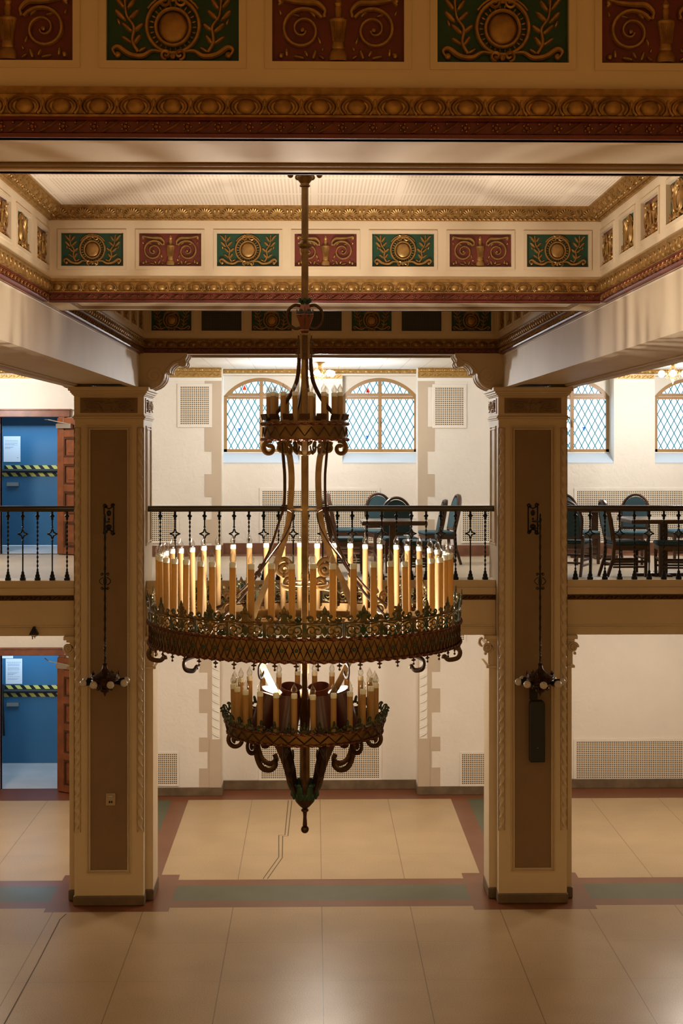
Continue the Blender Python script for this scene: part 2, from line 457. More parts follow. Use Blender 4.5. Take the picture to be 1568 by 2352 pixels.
# painted quoins on the pilasters
q = MB()
def quoin(side, edge, blocks, z0, z1, nar, wid):
    # side +1: quoins run inwards to the right of 'edge' towards -x
    y0 = PYY - .004
    def r(wd, za, zb):
        xa, xb = sorted((edge, edge - side * wd)); q.box(xa, xb, y0, PYY + .01, za, zb)
    r(nar, z0, z1)
    for za, zb in blocks:
        xa, xb = sorted((edge - side * nar, edge - side * wid)); q.box(xa, xb, y0, PYY + .01, za, zb)
def zz(py): return P(700, py, PYY)[1]
ub = [(zz(889), zz(874)), (zz(1037), zz(980)), (zz(1141), zz(1089)), (zz(1247), zz(1193))]
lb = [(zz(1544), zz(1490)), (zz(1637), zz(1582)), (zz(1726), zz(1693)), (zz(1808), zz(1764))]
for c, s_ in ((CXL, 1), (CXR, -1)):
    e = c + s_ * .975
    quoin(s_, e, ub, 3.86, zz(873), .15, .26)
    quoin(s_, e, lb, .13, 3.3, .215, .345)
q.build('quoins', 'quoin', wbo, smooth=False)
# roll-moulded jambs of the lower pilasters
for c, s_ in ((CXL, 1), (CXR, -1)):
    e = c + s_ * .975; xc = e - s_ * .085
    m = MB(); zb_ = zz(1697)
    m.box(xc - .06, xc + .06, PYY - .008, PYY + .02, zb_ - .02, 3.27)
    k_ = zb_ + .06
    while k_ < 3.25:
        for dz, r_ in ((0, .013), (.022, .006)): m.tube([(xc - .052, PYY - .008, k_ + dz + s_ * .028), (xc, PYY - .022, k_ + dz), (xc + .052, PYY - .008, k_ + dz - s_ * .028)], r_, 6)
        k_ += .128
    m.build('roll_molding', 'revealwhite', wbo)
    m = MB(); m.box(min(e, e - s_ * .185), max(e, e - s_ * .185), PYY - .012, PYY + .02, .13, zz(1697)); m.build('jamb_block', 'quoin', wbo, smooth=False)
# sloped sills and splays, the wall round the arched windows
WP = 22.95; hw, spr, top = .597, 6.19, 6.483
Rr = (hw * hw + (top - spr) ** 2) / (2 * (top - spr)); zc_ = top - Rr
sp = MB(); sill = MB()
for cx, (a, b) in zip(WIN, OPEN):
    N = 20
    def arcz(x): return zc_ + math.sqrt(max(Rr * Rr - x * x, 0))
    for i in range(N):
        x0 = -hw + 2 * hw * i / N; x1 = -hw + 2 * hw * (i + 1) / N
        sp.prism([(cx + x0, arcz(x0)), (cx + x1, arcz(x1)), (cx + x1, TZ), (cx + x0, TZ)], WP - .03, WP + .08)
    if a < cx - hw: sp.box(a, cx - hw, WP - .03, WP + .08, SZ, TZ)
    if b > cx + hw: sp.box(cx + hw, b, WP - .03, WP + .08, SZ, TZ)
    sp.box(a, b, WP - .03, WP + .08, SZ, 5.30)
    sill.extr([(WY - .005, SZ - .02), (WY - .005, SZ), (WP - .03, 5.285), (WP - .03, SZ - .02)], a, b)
sp.build('window_spandrel', 'wall', wbo, smooth=False)
sill.build('window_sill', mat('daylight_tinted_paint', (.56, .64, .72), .6), wbo, smooth=False)  # the blue of the daylight on the sills is put into this colour
# gilded mouldings at the top of the aisle wall
def egg_unit(p, h, d, eggs=True):
    """one egg-and-dart unit: width p, height h, relief d, facing -y, centred on x=0,z=0"""
    m = MB()
    m.sph((0, 0, -.06 * h), (.27 * p, d * 1.2, .42 * h), 12, 7)
    for r_, t_ in ((.37, .045), (.46, .04)):
        pts = [(r_ * p * math.cos(a), -.35 * d, -.12 * h + .60 * h * (r_ / .46) * math.sin(a)) for a in [PI * (-.22 + 1.44 * i / 14) for i in range(15)]]
        m.tube(pts, (t_ * p, d * .55), 5, ref=(0, 1, 0))
    m.sph((.5 * p, 0, .12 * h), (.075 * p, d * .8, .3 * h), 6, 4)
    return m
def leaf_unit(p, h, d):
    m = MB()
    m.sph((-.38 * p, 0, 0), (.07 * p, d * .8, .16 * h), 8, 5)
    for k in range(5):
        a = 2 * PI * k / 5; m.sph((-.38 * p + .12 * p * math.cos(a), 0, .27 * h * math.sin(a)), (.045 * p, d * .6, .10 * h), 6, 4)
    for k in range(3):
        t = k / 2
        m.sph((0, 0, 0), (.20 * p, d, .085 * h), 8, 4, T=Tr((.02 + .26 * t) * p, 0, (-.20 + .36 * t) * h) @ Ry(-.5 - .1 * k))
    m.sph((.02 * p, 0, .28 * h), (.05 * p, d * .8, .11 * h), 6, 4)
    return m
def shell_unit(p, h, d):
    m = MB()
    for k in range(9):
        a = PI * (.08 + .84 * k / 8)
        m.sph((0, 0, 0), (.06 * p, d, .38 * h), 6, 5, T=Tr(.17 * p * math.cos(a), 0, -.22 * h + .38 * h * math.sin(a)) @ Ry(PI / 2 - a))
    m.sph((0, -d * .4, -.3 * h), (.13 * p, d, .13 * h), 8, 5)
    for s_ in (-1, 1):
        m.sph((s_ * .42 * p, 0, .1 * h), (.07 * p, d, .26 * h), 6, 4, T=None)
        m.tube(spiral(s_ * .40 * p, -.26 * h, .09 * p, .03 * p, PI / 2, s_ * 1, 10), (.025 * p, d * .6), 5, ref=(0, 1, 0))
    return m
def run(unit, L, p, x0, z, y, mb, tilt=0):
    n = max(1, round(L / p)); q_ = L / n
    for i in range(n): mb.addmb(unit, Tr(x0 + (i + .5) * q_, y, z) @ Rx(tilt) @ Sc(q_ / p, 1, 1))
eggA = egg_unit(.12, .06, .02)
am = MB()
am.extr([(WY - .05, 6.6), (WY - .07, 6.56), (WY - .03, 6.535), (WY, 6.53), (WY, 6.6)], -1.43, 1.6)
run(eggA, 3.03, .12, -1.43, 6.568, WY - .05, am)
am.extr([(WY - .05, 6.6), (WY - .07, 6.56), (WY - .03, 6.535), (WY, 6.53), (WY, 6.6)], 3.56, XR)
run(eggA, XR - 3.56, .12, 3.56, 6.568, WY - .05, am)
am.extr([(WY - .05, 6.6), (WY - .07, 6.56), (WY - .03, 6.535), (WY, 6.53), (WY, 6.6)], -6.5, -3.4)
run(eggA, 3.1, .12, -6.5, 6.568, WY - .05, am)
struct(am.build('trim_1', 'goldlight'))
am = MB(); leafA = leaf_unit(.12, .06, .014)
for c in (CXL, CXR):
    am.extr([(PYY - .05, 6.6), (PYY - .07, 6.55), (PYY - .03, 6.535), (PYY - .03, 6.455), (PYY, 6.45), (PYY, 6.6)], c - .975, c + .975)
    run(eggA, 1.95, .12, c - .975, 6.57, PYY - .05, am); run(leafA, 1.95, .12, c - .975, 6.495, PYY - .03, am)
for a, b in ((-.22, .43), (4.74, 5.36), (-6.5, -3.4)):
    am.box(a, b, WY - .03, WY + .01, 6.455, 6.515); run(leafA, b - a, .12, a, 6.485, WY - .03, am)
struct(am.build('trim_2', 'goldlight'))
am = MB()
for c in (CXL, CXR): am.box(c - .98, c + .98, PYY - .015, PYY, 6.40, 6.45)
for a, b in ((-.22, .43), (4.74, 5.36), (-6.5, -3.4)): am.box(a, b, WY - .012, WY, 6.40, 6.45)
struct(am.build('trim_3', 'revealwhite', smooth=False))

# baseboards
b = MB()
for x0, x1 in ((-1.43, 1.60), (3.55, XR)): b.box(x0, x1, WY - .03, WY, 0, .145)
for c in (CXL, CXR): b.box(c - .99, c + .99, PYY - .02, WY, 0, .13)
struct(b.build('baseboard_back', 'base', bevel=.006, smooth=False))
b = MB()
for x0, x1 in ((-1.43, 1.60), (3.55, XR)): b.box(x0, x1, WY - .03, WY, 3.70, 3.87); b.box(x0, x1, WY - .5, WY - .03, 3.70, 3.703)
for c in (CXL, CXR): b.box(c - .99, c + .99, PYY - .02, WY, 3.70, 3.86); b.box(c - .99, c + .99, PYY - .2, PYY - .02, 3.70, 3.7035)
struct(b.build('baseboard_balcony', 'basered', smooth=False))

# windows
for wi, cx in enumerate(WIN):
    r = struct(bpy.data.objects.new('window_%d' % (wi + 1), None)); COL.objects.link(r); r.location = (cx, WP + .02, 5.30)
    def arc(rad_off, n=24, x_lim=hw):
        R2 = Rr + rad_off; am_ = math.asin(min(1, x_lim / R2))
        return [(R2 * math.sin(-am_ + 2 * am_ * i / n), zc_ - 5.30 + R2 * math.cos(-am_ + 2 * am_ * i / n)) for i in range(n + 1)]
    f = MB()
    outer = arc(0); inner = arc(-.055, 24, hw - .04)
    for i in range(24):
        f.prism([outer[i], outer[i + 1], inner[i + 1], inner[i]], -.04, .03)
    f.box(-hw, -hw + .05, -.04, .03, 0, .90); f.box(hw - .05, hw, -.04, .03, 0, .90); f.box(-hw, hw, -.04, .03, 0, .045)
    f.box(-hw, hw, -.05, .03, .845, .885); f.box(-hw, hw, -.045, .03, .89, .935)
    f.build('frame', 'winframe', r, smooth=False)
    m = MB(); m.box(-.028, .028, -.055, .03, .0, 1.15); m.build('mullion', 'winframe', r, smooth=False)
    g = MB()
    zt = arc(-.05, 24, hw - .04)
    g.box(-hw + .04, -.02, 0, .004, .03, .86); g.box(.02, hw - .04, 0, .004, .03, .86)
    for i in range(24): g.prism([(zt[i][0], .93), (zt[i + 1][0], .93), zt[i + 1], zt[i]], 0, .004)
    g.build('pane', 'leaded', r, smooth=False)
    k = MB(); k.box(-.018, .018, -.075, -.055, .42, .52); k.tube([(0, -.08, .5), (0, -.09, .47), (.004, -.085, .40)], .009, 6); k.build('latch', 'winframe', r)
    if wi in (0, 1, 2):
        a = MB(); xx, z0 = [(-.27, .99), (-.19, .95), (-.05, 1.06)][wi]
        a.prism([(xx - .035, z0), (xx + .035, z0), (xx, z0 + .085)], -.006, -.003); a.build('red_glass_piece', 'redglass', r, smooth=False)
    a = MB(); xx, z0 = [(-.35, .38), (-.2, .26), (.2, .4), (.02, .40)][wi]
    a.prism([(xx - .03, z0), (xx, z0 - .07), (xx + .03, z0)], -.006, -.003); a.build('blue_glass_piece', 'blueglass', r, smooth=False)

# doorways, lobbies and doors
YB = 24.5
def rect_frame_(m, x0, x1, z0, z1, wd, y0, y1):
    m.box(x0 - wd, x1 + wd, y0, y1, z1, z1 + wd); m.box(x0 - wd, x1 + wd, y0, y1, z0 - wd, z0); m.box(x0 - wd, x0, y0, y1, z0, z1); m.box(x1, x1 + wd, y0, y1, z0, z1)
for di, (z0, z1, lab) in enumerate(((3.70, UZ, 'upper'), (0.0, LZ, 'lower'))):
    s = MB()
    s.box(DX0 - 1.0, DX1 + .5, 22.71, YB + .1, z0 - .1, z0 + .002)
    so = struct(s.build('floor_lobby_' + lab, 'fblue', smooth=False))
    s = MB(); s.box(DX0 - 1.0, DX1 + .5, 22.71, YB + .2, z1 + .12, z1 + .2)
    struct(s.build('ceiling_lobby_' + lab, 'revealwhite', smooth=False))
    s = MB(); s.box(DX0 - 1.1, DX0 - 1.0, 22.71, YB + .1, z0, z1 + .2); struct(s.build('wall_lobby_left_' + lab, 'hallshade', smooth=False))
    s = MB(); s.box(DX1 + .5, DX1 + .6, 22.71, YB + .1, z0, z1 + .2); struct(s.build('wall_lobby_right_' + lab, 'hallshade', smooth=False))
    # blue exit door
    d = struct(bpy.data.objects.new('door_%d' % (2 * di + 1), None)); COL.objects.link(d); d.location = (DX0 - .3, YB, z0)
    m = MB(); m.box(-.7, 1.72, 0, .05, .01, z1 - z0 + .2); m.build('door_leaf', 'blue', d, smooth=False)
    hb = P(60, 1081 if di == 0 else 1587, YB - .06)[1] - z0
    m = MB(); m.tube([(-.5, -.07, hb), (1.65, -.07, hb)], .028, 8); m.box(-.5, 1.65, -.05, 0, hb - .02, hb + .02); m.build('push_bar', 'black', d)
    if di == 1:
        m = MB(); m.tube([(P(6, 0, 24.4)[0] - DX0 + .3, -.1, hb + .12), (P(6, 0, 24.4)[0] - DX0 + .3, -.1, hb - .2), (P(9, 0, 24.4)[0] - DX0 + .3, -.1, hb - .75)], (.012, .022), 6); m.build('strap', 'black', d)
    m = MB(); m.box(.2, P(17, 0, YB)[0] - DX0 + .3, -.06, 0, hb - .26, hb - .20); m.build('latch_box', 'steel', d)
    for k, py in enumerate((1073, 1090) if di == 0 else (1578, 1596)):
        zt_ = P(60, py, YB)[1] - z0; hh = .032
        m = MB(); xa, xb = P(10 if k == 0 else 0, 0, YB)[0] - DX0 + .3, 1.7
        m.box(xa, xb, -.004, 0, zt_ - hh, zt_ + hh, 0)
        x = xa + .02
        while x < xb - .14:
            m.add([(x, -.006, zt_ + hh), (x + .085, -.006, zt_ + hh), (x + .14, -.006, zt_ - hh), (x + .055, -.006, zt_ - hh)], [(3, 2, 1, 0)], 1); x += .154
        m.build('hazard_tape', ['black', 'yellow'], d, smooth=False)
    # dark wood frame round the doorway
    fr = struct(bpy.data.objects.new('trim_%d' % (4 + di), None)); COL.objects.link(fr)
    m = MB(); fw = .10
    m.box(DX0 - fw, DX1 + fw + .08, WY - .06, WY + .02, z1, z1 + .11); m.box(DX0 - fw - .02, DX1 + fw + .1, WY - .085, WY + .02, z1 + .10, z1 + .125)
    m.box(DX0 - fw, DX0, WY - .06, WY + .1, z0, z1); m.box(DX1, DX1 + fw, WY - .06, WY + .02, z0, z1)
    m.build('door_casing', 'mahog', fr, bevel=.006, smooth=False)
    m = MB()
    m.box(DX1, DX1 + .03, WY, WY + .1, z0, z1)
    m.build('door_jamb', 'mahog', fr, smooth=False)
    # open panelled leaf swung into the aisle
    lf = struct(bpy.data.objects.new('door_%d' % (2 * di + 2), None)); COL.objects.link(lf)
    lf.location = (DX1 + .01, WY - .07, z0 + .01); lf.rotation_euler = (0, 0, -math.radians(32))
    H = z1 - z0 - .03; Wd = .95
    m = MB(); m.box(0, Wd, -.012, .012, 0, H)
    rows = [0, .05, .27, .49, .72, .97]
    for x0, x1 in ((0, .13), (Wd - .13, Wd)): m.box(x0, x1, -.04, .04, 0, H)
    for f_ in (0, .24, .46, .66, .86): m.box(.13, Wd - .13, -.038, .038, f_ * H, f_ * H + .11)
    m.box(.13, Wd - .13, -.038, .038, H - .11, H)
    m.build('door_leaf', 'mahog', lf, bevel=.008, smooth=False)
    for za, zb in zip((.0, .24, .46, .66, .86), (.24, .46, .66, .86, 1.0)):
        z_a, z_b = za * H + .11, (zb * H if zb < 1 else H - .11)
        if z_b - z_a < .1: continue
        m = MB(); rect_frame_(m, .13 + .03, Wd - .16, z_a + .03, z_b - .03, .03, -.034, .034); m.build('panel_molding', 'mahogshade', lf, smooth=False)  # dark frames imitate the shadow lines round the door panels
        m = MB(); m.box(.20, Wd - .20, -.024, .024, z_a + .07, z_b - .07); m.build('door_panel', 'mahog', lf, bevel=.01, smooth=False)
    m = MB(); m.box(.02, .32, -.09, -.035, H - .16, H - .09); m.tube([(.3, -.07, H - .1), (.02, -.25, H - .03), (-.2, -.1, H - .02)], .008, 6); m.build('door_closer', 'steel', lf)
def notice(label, px0, px1, py0, py1, rows):
    Y = YB - .012; x0, zt_ = P(px0, py0, Y); x1, zb = P(px1, py1, Y)
    t = thing('paper_notice', label, 'notice', ((x0 + x1) / 2, Y, zb))
    W, H = x1 - x0, zt_ - zb
    m = MB(); m.box(-W / 2, W / 2, 0, .004, 0, H)
    for fz, fx0, fx1, th in rows:
        x = fx0
        while x < fx1:
            l = min(random.uniform(.03, .11), fx1 - x)
            m.box(-W / 2 + W * x, -W / 2 + W * (x + l), -.001, .001, H * (1 - fz) - H * th, H * (1 - fz), 1); x += l + .02
    m.build('sheet', ['paper', 'ink'], t, smooth=False)
    return t
rowA = [(.17, .09, .86, .022)] + [(.25 + .03 * k, .09, .84 - .2 * (k % 3 == 2), .012) for k in range(4)] + [(.41 + .03 * k, .09, .62 - .1 * k, .014) for k in range(3)] + [(.82, .80, .87, .03)]
notice('white printed notice on the upper blue door above the hazard tape', 8, 47, 1002, 1061, rowA)
rowB = [(.13, .08, .92, .02)] + [(.19 + .028 * k, .12, .84, .012) for k in range(4)] + [(.34 + .028 * k, .12, .82, .012) for k in range(4)] + [(.48, .12, .8, .01)] + [(.54 + .03 * k, .12, .8 - .12 * k, .016) for k in range(4)] + [(.70, .12, .85, .014), (.78, .12, .8, .014), (.81, .12, .7, .014)]
notice('white sheet with many lines of print on the lower blue door', 13, 51, 1513, 1571, rowB)
notice('white paper on the lower blue door, cut off by the door header', -30, 30, 1470, 1512, [(.80, .2, .75, .04), (.84, .4, .7, .03)])

# ------------------------------------------------------------------ relief ornaments
def leafblob(m, x, z, L, Wd, a, d=.012): m.sph((0, 0, 0), (L, d, Wd), 8, 5, T=Tr(x, 0, z) @ Ry(-a))
def cartouche():
    m = MB(); y = 0
    m.sph((0, 0, 0), (.056, .020, .060), 16, 8)
    m.tube([(.062 * math.cos(a), -.012, .066 * math.sin(a)) for a in [2 * PI * i / 28 for i in range(28)]], (.007, .009), 6, True, ref=(0, 1, 0))
    m.tube([(.094 * math.cos(a), -.010, .098 * math.sin(a) + .004) for a in [2 * PI * i / 32 for i in range(32)]], (.008, .013), 6, True, ref=(0, 1, 0))
    m.tube([(.108 * math.cos(a), -.004, .112 * math.sin(a) + .004) for a in [2 * PI * i / 32 for i in range(3, 14)]], (.006, .009), 6, False, ref=(0, 1, 0))
    for i in range(26):
        a = 2 * PI * i / 26; m.sph((0, 0, 0), (.012, .010, .004), 5, 4, T=Tr(.079 * math.cos(a), -.004, .082 * math.sin(a)) @ Ry(-a))
    for s in (-1, 1):
        m.tube(spiral(s * .030, .092, .022, .005, PI / 2, s * 1.3, 18, -.012), (.006, .010), 5, ref=(0, 1, 0))
        m.tube(spiral(s * .024, -.100, .020, .004, -PI / 2, s * 1.2, 18, -.014), (.006, .012), 5, ref=(0, 1, 0))
        st = smoothpath([(s * .04, -.01, -.090), (s * .075, -.01, -.086), (s * .11, -.01, -.104), (s * .155, -.01, -.098), (s * .195, -.01, -.072), (s * .215, -.008, -.082), (s * .205, -.008, -.103)], 5)
        m.tube(st, [(.004 + .007 * math.sin(PI * i / (len(st) - 1)), .012) for i in range(len(st))], 6, ref=(0, 1, 0))
        m.sph((s * .198, -.008, -.100), .013, 8, 6)
        st = smoothpath([(s * .125, -.006, -.090), (s * .145, -.006, -.05), (s * .14, -.006, 0), (s * .165, -.006, .04), (s * .172, -.006, .09)], 5)
        m.tube(st, [(.008 - .004 * i / len(st), .010) for i in range(len(st))], 6, ref=(0, 1, 0))
        for x, z, L, Wd, a in ((.150, .085, .028, .010, 2.2), (.19, .088, .03, .010, .9), (.172, .1, .02, .008, 1.57), (.142, .045, .03, .011, 2.4), (.19, .045, .03, .011, .8),
                               (.125, 0, .028, .010, 2.5), (.165, .0, .03, .010, .7), (.13, -.045, .028, .010, 2.2), (.165, -.045, .026, .009, .6), (.11, -.08, .02, .008, 2.6), (.195, .02, .014, .006, 1.2), (.205, .105, .014, .006, .6)):
            leafblob(m, s * x, z, L, Wd, a if s > 0 else PI - a, .014)
    m.sph((0, -.01, -.104), (.012, .014, .014), 8, 5); m.sph((0, -.01, .1), (.012, .012, .012), 8, 5)
    return m
def urn():
    m = MB()
    prof = [(.0, -.118), (.034, -.118), (.036, -.105), (.030, -.085), (.022, -.075), (.026, -.068), (.022, -.055), (.024, -.02), (.034, .025), (.036, .03), (.031, .036), (.012, .04), (.014, .07), (.010, .08), (.016, .09), (.008, .105), (0, .115)]
    m.lathe(prof, 16, (0, 0, 0), Sc(1, .7, 1))
    for i in range(9):
        x = -.026 + .052 * i / 8; m.tube([(x * .7, -.018, -.05), (x * .95, -.022, .02)], .0022, 4)
    for s in (-1, 1):
        sp_ = spiral(s * .128, -.008, .082, .012, PI / 2 + s * 1.0, -s * 1.85, 46, -.008)
        m.tube(sp_, [(.0085 - .004 * i / 46, .013) for i in range(47)], 6, ref=(0, 1, 0))
        m.sph((s * .128, -.008, -.008), .009, 8, 5)
        st = smoothpath([(s * .052, -.008, .04), (s * .048, -.01, .062), (s * .075, -.01, .088), (s * .115, -.01, .090), (s * .165, -.01, .094), (s * .21, -.01, .104)], 5)
        m.tube(st, [(.004 + .007 * math.sin(PI * i / (len(st) - 1)), .013) for i in range(len(st))], 6, ref=(0, 1, 0))
        m.sph((s * .05, -.01, .045), .009, 6, 5)
        for x, z, L, Wd, a in ((.205, .092, .018, .010, 2.3), (.208, .055, .012, .006, 1.2), (.085, -.095, .022, .009, 1.9), (.06, -.105, .014, .006, .6), (.14, -.105, .024, .009, .2), (.115, -.092, .015, .007, 1.1), (.185, -.088, .018, .008, 1.5),
                               (.205, -.098, .014, .010, 2.5), (.068, -.045, .016, .007, 1.2), (.092, .05, .018, .008, .8), (.055, -.075, .01, .006, 2), (.195, -.02, .016, .006, 1.4), (.15, .045, .016, .006, .3)):
            leafblob(m, s * x, z, L, Wd, a if s > 0 else PI - a, .014)
        m.sph((s * .205, -.008, -.100), .010, 6, 5); m.sph((s * .21, -.008, .098), .009, 6, 5)
    return m
me_cart = cartouche().mesh('relief_cartouche', 'gold'); me_urn = urn().mesh('relief_urn', 'gold')
me_field_g = MB().box(-.2365, .2365, 0, .02, -.126, .126).mesh('panel_green', 'green', False)
me_field_r = MB().box(-.2365, .2365, 0, .02, -.126, .126).mesh('panel_red', 'red', False)
fm = MB()
for a, b in ((.2365, .262),):
    H0, H1 = .126, .152
    fm.prism([(-b, -H1), (b, -H1), (a, -H0), (-a, -H0)], -.010, .02); fm.prism([(-a, H0), (a, H0), (b, H1), (-b, H1)], -.010, .02)
    fm.prism([(-b, -H1), (-a, -H0), (-a, H0), (-b, H1)], -.010, .02); fm.prism([(a, -H0), (b, -H1), (b, H1), (a, H0)], -.010, .02)
me_pframe = fm.mesh('panel_frame', 'molding', False)
PZ = 6.878
def coffer_face(parent, origin, rot, x0, x1, panels, cornice_mat=('gold', 'copper'), crown=True):
    """a carved face; local x along, local -y towards the room. panels: [(x, kind)]"""
    holder_loc = (origin[0], origin[1], 0)
    fz = MB(); z0, z1 = 6.62, 7.20; a, h = .24, .13
    xs_ = [x0]
    for x, k in panels:
        if xs_[-1] < x - a: fz.box(xs_[-1], x - a, 0, .06, z0, z1)
        fz.box(x - a, x + a, 0, .06, z0, PZ - h); fz.box(x - a, x + a, 0, .06, PZ + h, z1); xs_.append(x + a)
    fz.box(xs_[-1], x1, 0, .06, z0, z1)
    fz.build('frieze', 'cream', parent, loc=holder_loc, rotz=rot, smooth=False)
    R_ = Rz(rot)
    for x, k in panels:
        p = Vector(holder_loc) + R_ @ Vector((x, .022, PZ))
        fo_ = inst('relief_panel', me_field_r if k == 'r' else me_field_g, parent, p, rot)
        if k == 'v':
            fo_.material_slots[0].link = 'OBJECT'; fo_.material_slots[0].material = M['black_grille']
        else: inst('relief_ornament', me_urn if k == 'r' else me_cart, fo_, (0, 0, 0))
        inst('panel_frame', me_pframe, fo_, (0, -.020, 0))
    L = x1 - x0
    c = MB()
    c.extr([(.06, 6.655), (-.022, 6.655), (-.024, 6.635), (-.014, 6.628), (-.010, 6.600), (.002, 6.575), (.002, 6.565), (-.006, 6.56), (-.006, 6.552), (.06, 6.552)], x0, x1)
    run(egg_unit(.1325, .066, .020), L, .1325, x0, 6.594, -.004, c)
    c.build('egg_and_dart_molding', cornice_mat[0], parent, loc=holder_loc, rotz=rot)
    c = MB()
    c.extr([(.06, 6.552), (0, 6.552), (-.002, 6.542), (.012, 6.538), (.016, 6.500), (.004, 6.494), (.006, 6.480), (.06, 6.480)], x0, x1)
    c.build('red_molding', 'red', parent, loc=holder_loc, rotz=rot)
    c = MB(); run(leaf_unit(.11, .050, .016), L, .11, x0, 6.519, .008, c)
    c.build('leaf_carving', cornice_mat[1], parent, loc=holder_loc, rotz=rot)
    if crown:
        c = MB()
        c.extr([(.03, 7.20), (-.115, 7.20), (-.115, 7.185), (-.09, 7.175), (-.055, 7.135), (-.038, 7.128), (-.02, 7.118), (-.018, 7.10), (.03, 7.10)], x0, x1)
        run(shell_unit(.182, .095, .020), L, .182, x0, 7.153, -.066, c, tilt=.85)
        n_ = int(L / .035)
        for i in range(n_): c.sph((0, 0, 0), (.020, .010, .008), 6, 4, T=Tr(x0 + (i + .5) * L / n_, -.020, 7.112) @ Ry(.5))
        c.build('crown_molding', cornice_mat[0], parent, loc=holder_loc, rotz=rot)

XI0, XI1 = -2.02, 2.19      # coffer inner faces
XC = .085; PITCH = .592
def cross_beam(label, ya, yb, front_kinds, xkinds=None, back=True, cols=('gold', 'copper')):
    t = thing('ceiling_beam', label, 'beam')
    m = MB()
    m.box(XI0 - .02, XI1 + .02, ya + .061, yb - .061, 6.52, 7.20)
    # soffit border and recessed field
    for y0, y1 in ((ya + .022, ya + .10), (yb - .10, yb - .022)): m.box(XI0 - .03, XI1 + .03, y0, y1, 6.48, 6.56)
    for x0, x1 in ((XI0 - .03, XI0 + .13), (XI1 - .13, XI1 + .03)): m.box(x0, x1, ya + .10, yb - .10, 6.48, 6.56)
    m.box(XI0, XI1, ya + .08, yb - .08, 6.505, 6.56)
    m.build('soffit', 'cream', t, smooth=False)
    m = MB(); xa, xb, y0, y1 = XI0 + .13, XI1 - .13, ya + .10, yb - .10
    for off, r_ in ((0, .012), (.022, .008)):
        for p, q_ in (((xa + off, y0 + off), (xb - off, y0 + off)), ((xb - off, y0 + off), (xb - off, y1 - off)), ((xb - off, y1 - off), (xa + off, y1 - off)), ((xa + off, y1 - off), (xa + off, y0 + off))):
            m.tube([(*p, 6.497), (*q_, 6.497)], r_, 8)
    m.build('soffit_bead', 'brown', t)  # brown stands in for the shadow line along the soffit step
    n = 3
    ks = front_kinds
    coffer_face(t, (XC, ya), 0, XI0 - XC, XI1 - XC, [(k * PITCH, ks[k + 3]) for k in range(-3, 4)], cols)
    if back: coffer_face(t, (XC, yb), PI, XC - XI1, XC - XI0, [(k * PITCH, ks[k + 3]) for k in range(-3, 4)], cols)
    return t
cross_beam('dark near ceiling beam with green and red relief panels across the top', 5.15, 5.86, 'grgrgrg')
cross_beam('brightly lit middle ceiling beam with seven green and red relief panels behind the chandelier rod', 10.97, 11.70, 'grgrgrg')
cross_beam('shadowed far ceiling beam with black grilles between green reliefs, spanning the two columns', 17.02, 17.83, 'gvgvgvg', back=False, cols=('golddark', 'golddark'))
# long beams over the columns
BW = .83
for sgn, xin, lab in ((-1, XI0, 'long left ceiling beam running back to the left column, with side relief panels'), (1, XI1, 'long right ceiling beam running back to the right column, with side relief panels')):
    t = thing('ceiling_beam', lab, 'beam')
    xf = xin + sgn * .045; xo = xf + sgn * BW
    a_, b_ = sorted((xf, xo))
    m = MB(); m.box(a_, b_, -2, 17.85, 6.1151, 7.20)
    for e0, e1 in ((a_, a_ + .10), (b_ - .10, b_)): m.box(e0, e1, -2, 17.85, 6.08, 6.115)
    m.build('beam_body', 'cream', t, smooth=False)
    m = MB()
    for e in (a_ + .11, b_ - .11): m.tube([(e, -2, 6.108), (e, 16.9, 6.108)], .013, 8)
    for e in (a_ - .0, b_ + .0): m.tube([(e, -2, 6.462), (e, 17.0, 6.462)], .010, 6)
    m.build('beam_bead', 'molding', t)
    rot = PI / 2 if sgn < 0 else -PI / 2
    # local x for rot=+90 is +Y ; for rot=-90 is -Y
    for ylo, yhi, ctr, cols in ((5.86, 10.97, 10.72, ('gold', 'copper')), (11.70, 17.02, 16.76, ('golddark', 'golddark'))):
        mid = (ylo + yhi) / 2; hl = (yhi - ylo) / 2
        pan = []
        k = 0; yy = ctr
        while yy > ylo + .25:
            kd = 'r' if k % 2 == 0 else 'g'
            lx = (yy - mid) if sgn < 0 else (mid - yy); pan.append((lx, kd)); yy -= .69 if ylo < 6 else .66; k += 1
        pan.sort()
        coffer_face(t, (xin, mid), rot, -hl, hl, pan, cols)
# plain ceiling beams of the neighbouring bays
for x0, x1, w_ in ((XL, -2.88, 'left'), (3.05, XR, 'right')):
    for ya, yb, d_ in ((5.15, 5.86, 'near'), (10.97, 11.70, 'middle'), (17.02, 17.83, 'far')):
        m = MB(); m.box(x0, x1, ya, yb, 6.48, 7.2)
        tag(m.build('ceiling_beam', 'cream', smooth=False), 'plain %s cross beam of the bay beyond the %s long beam' % (d_, w_), 'beam')

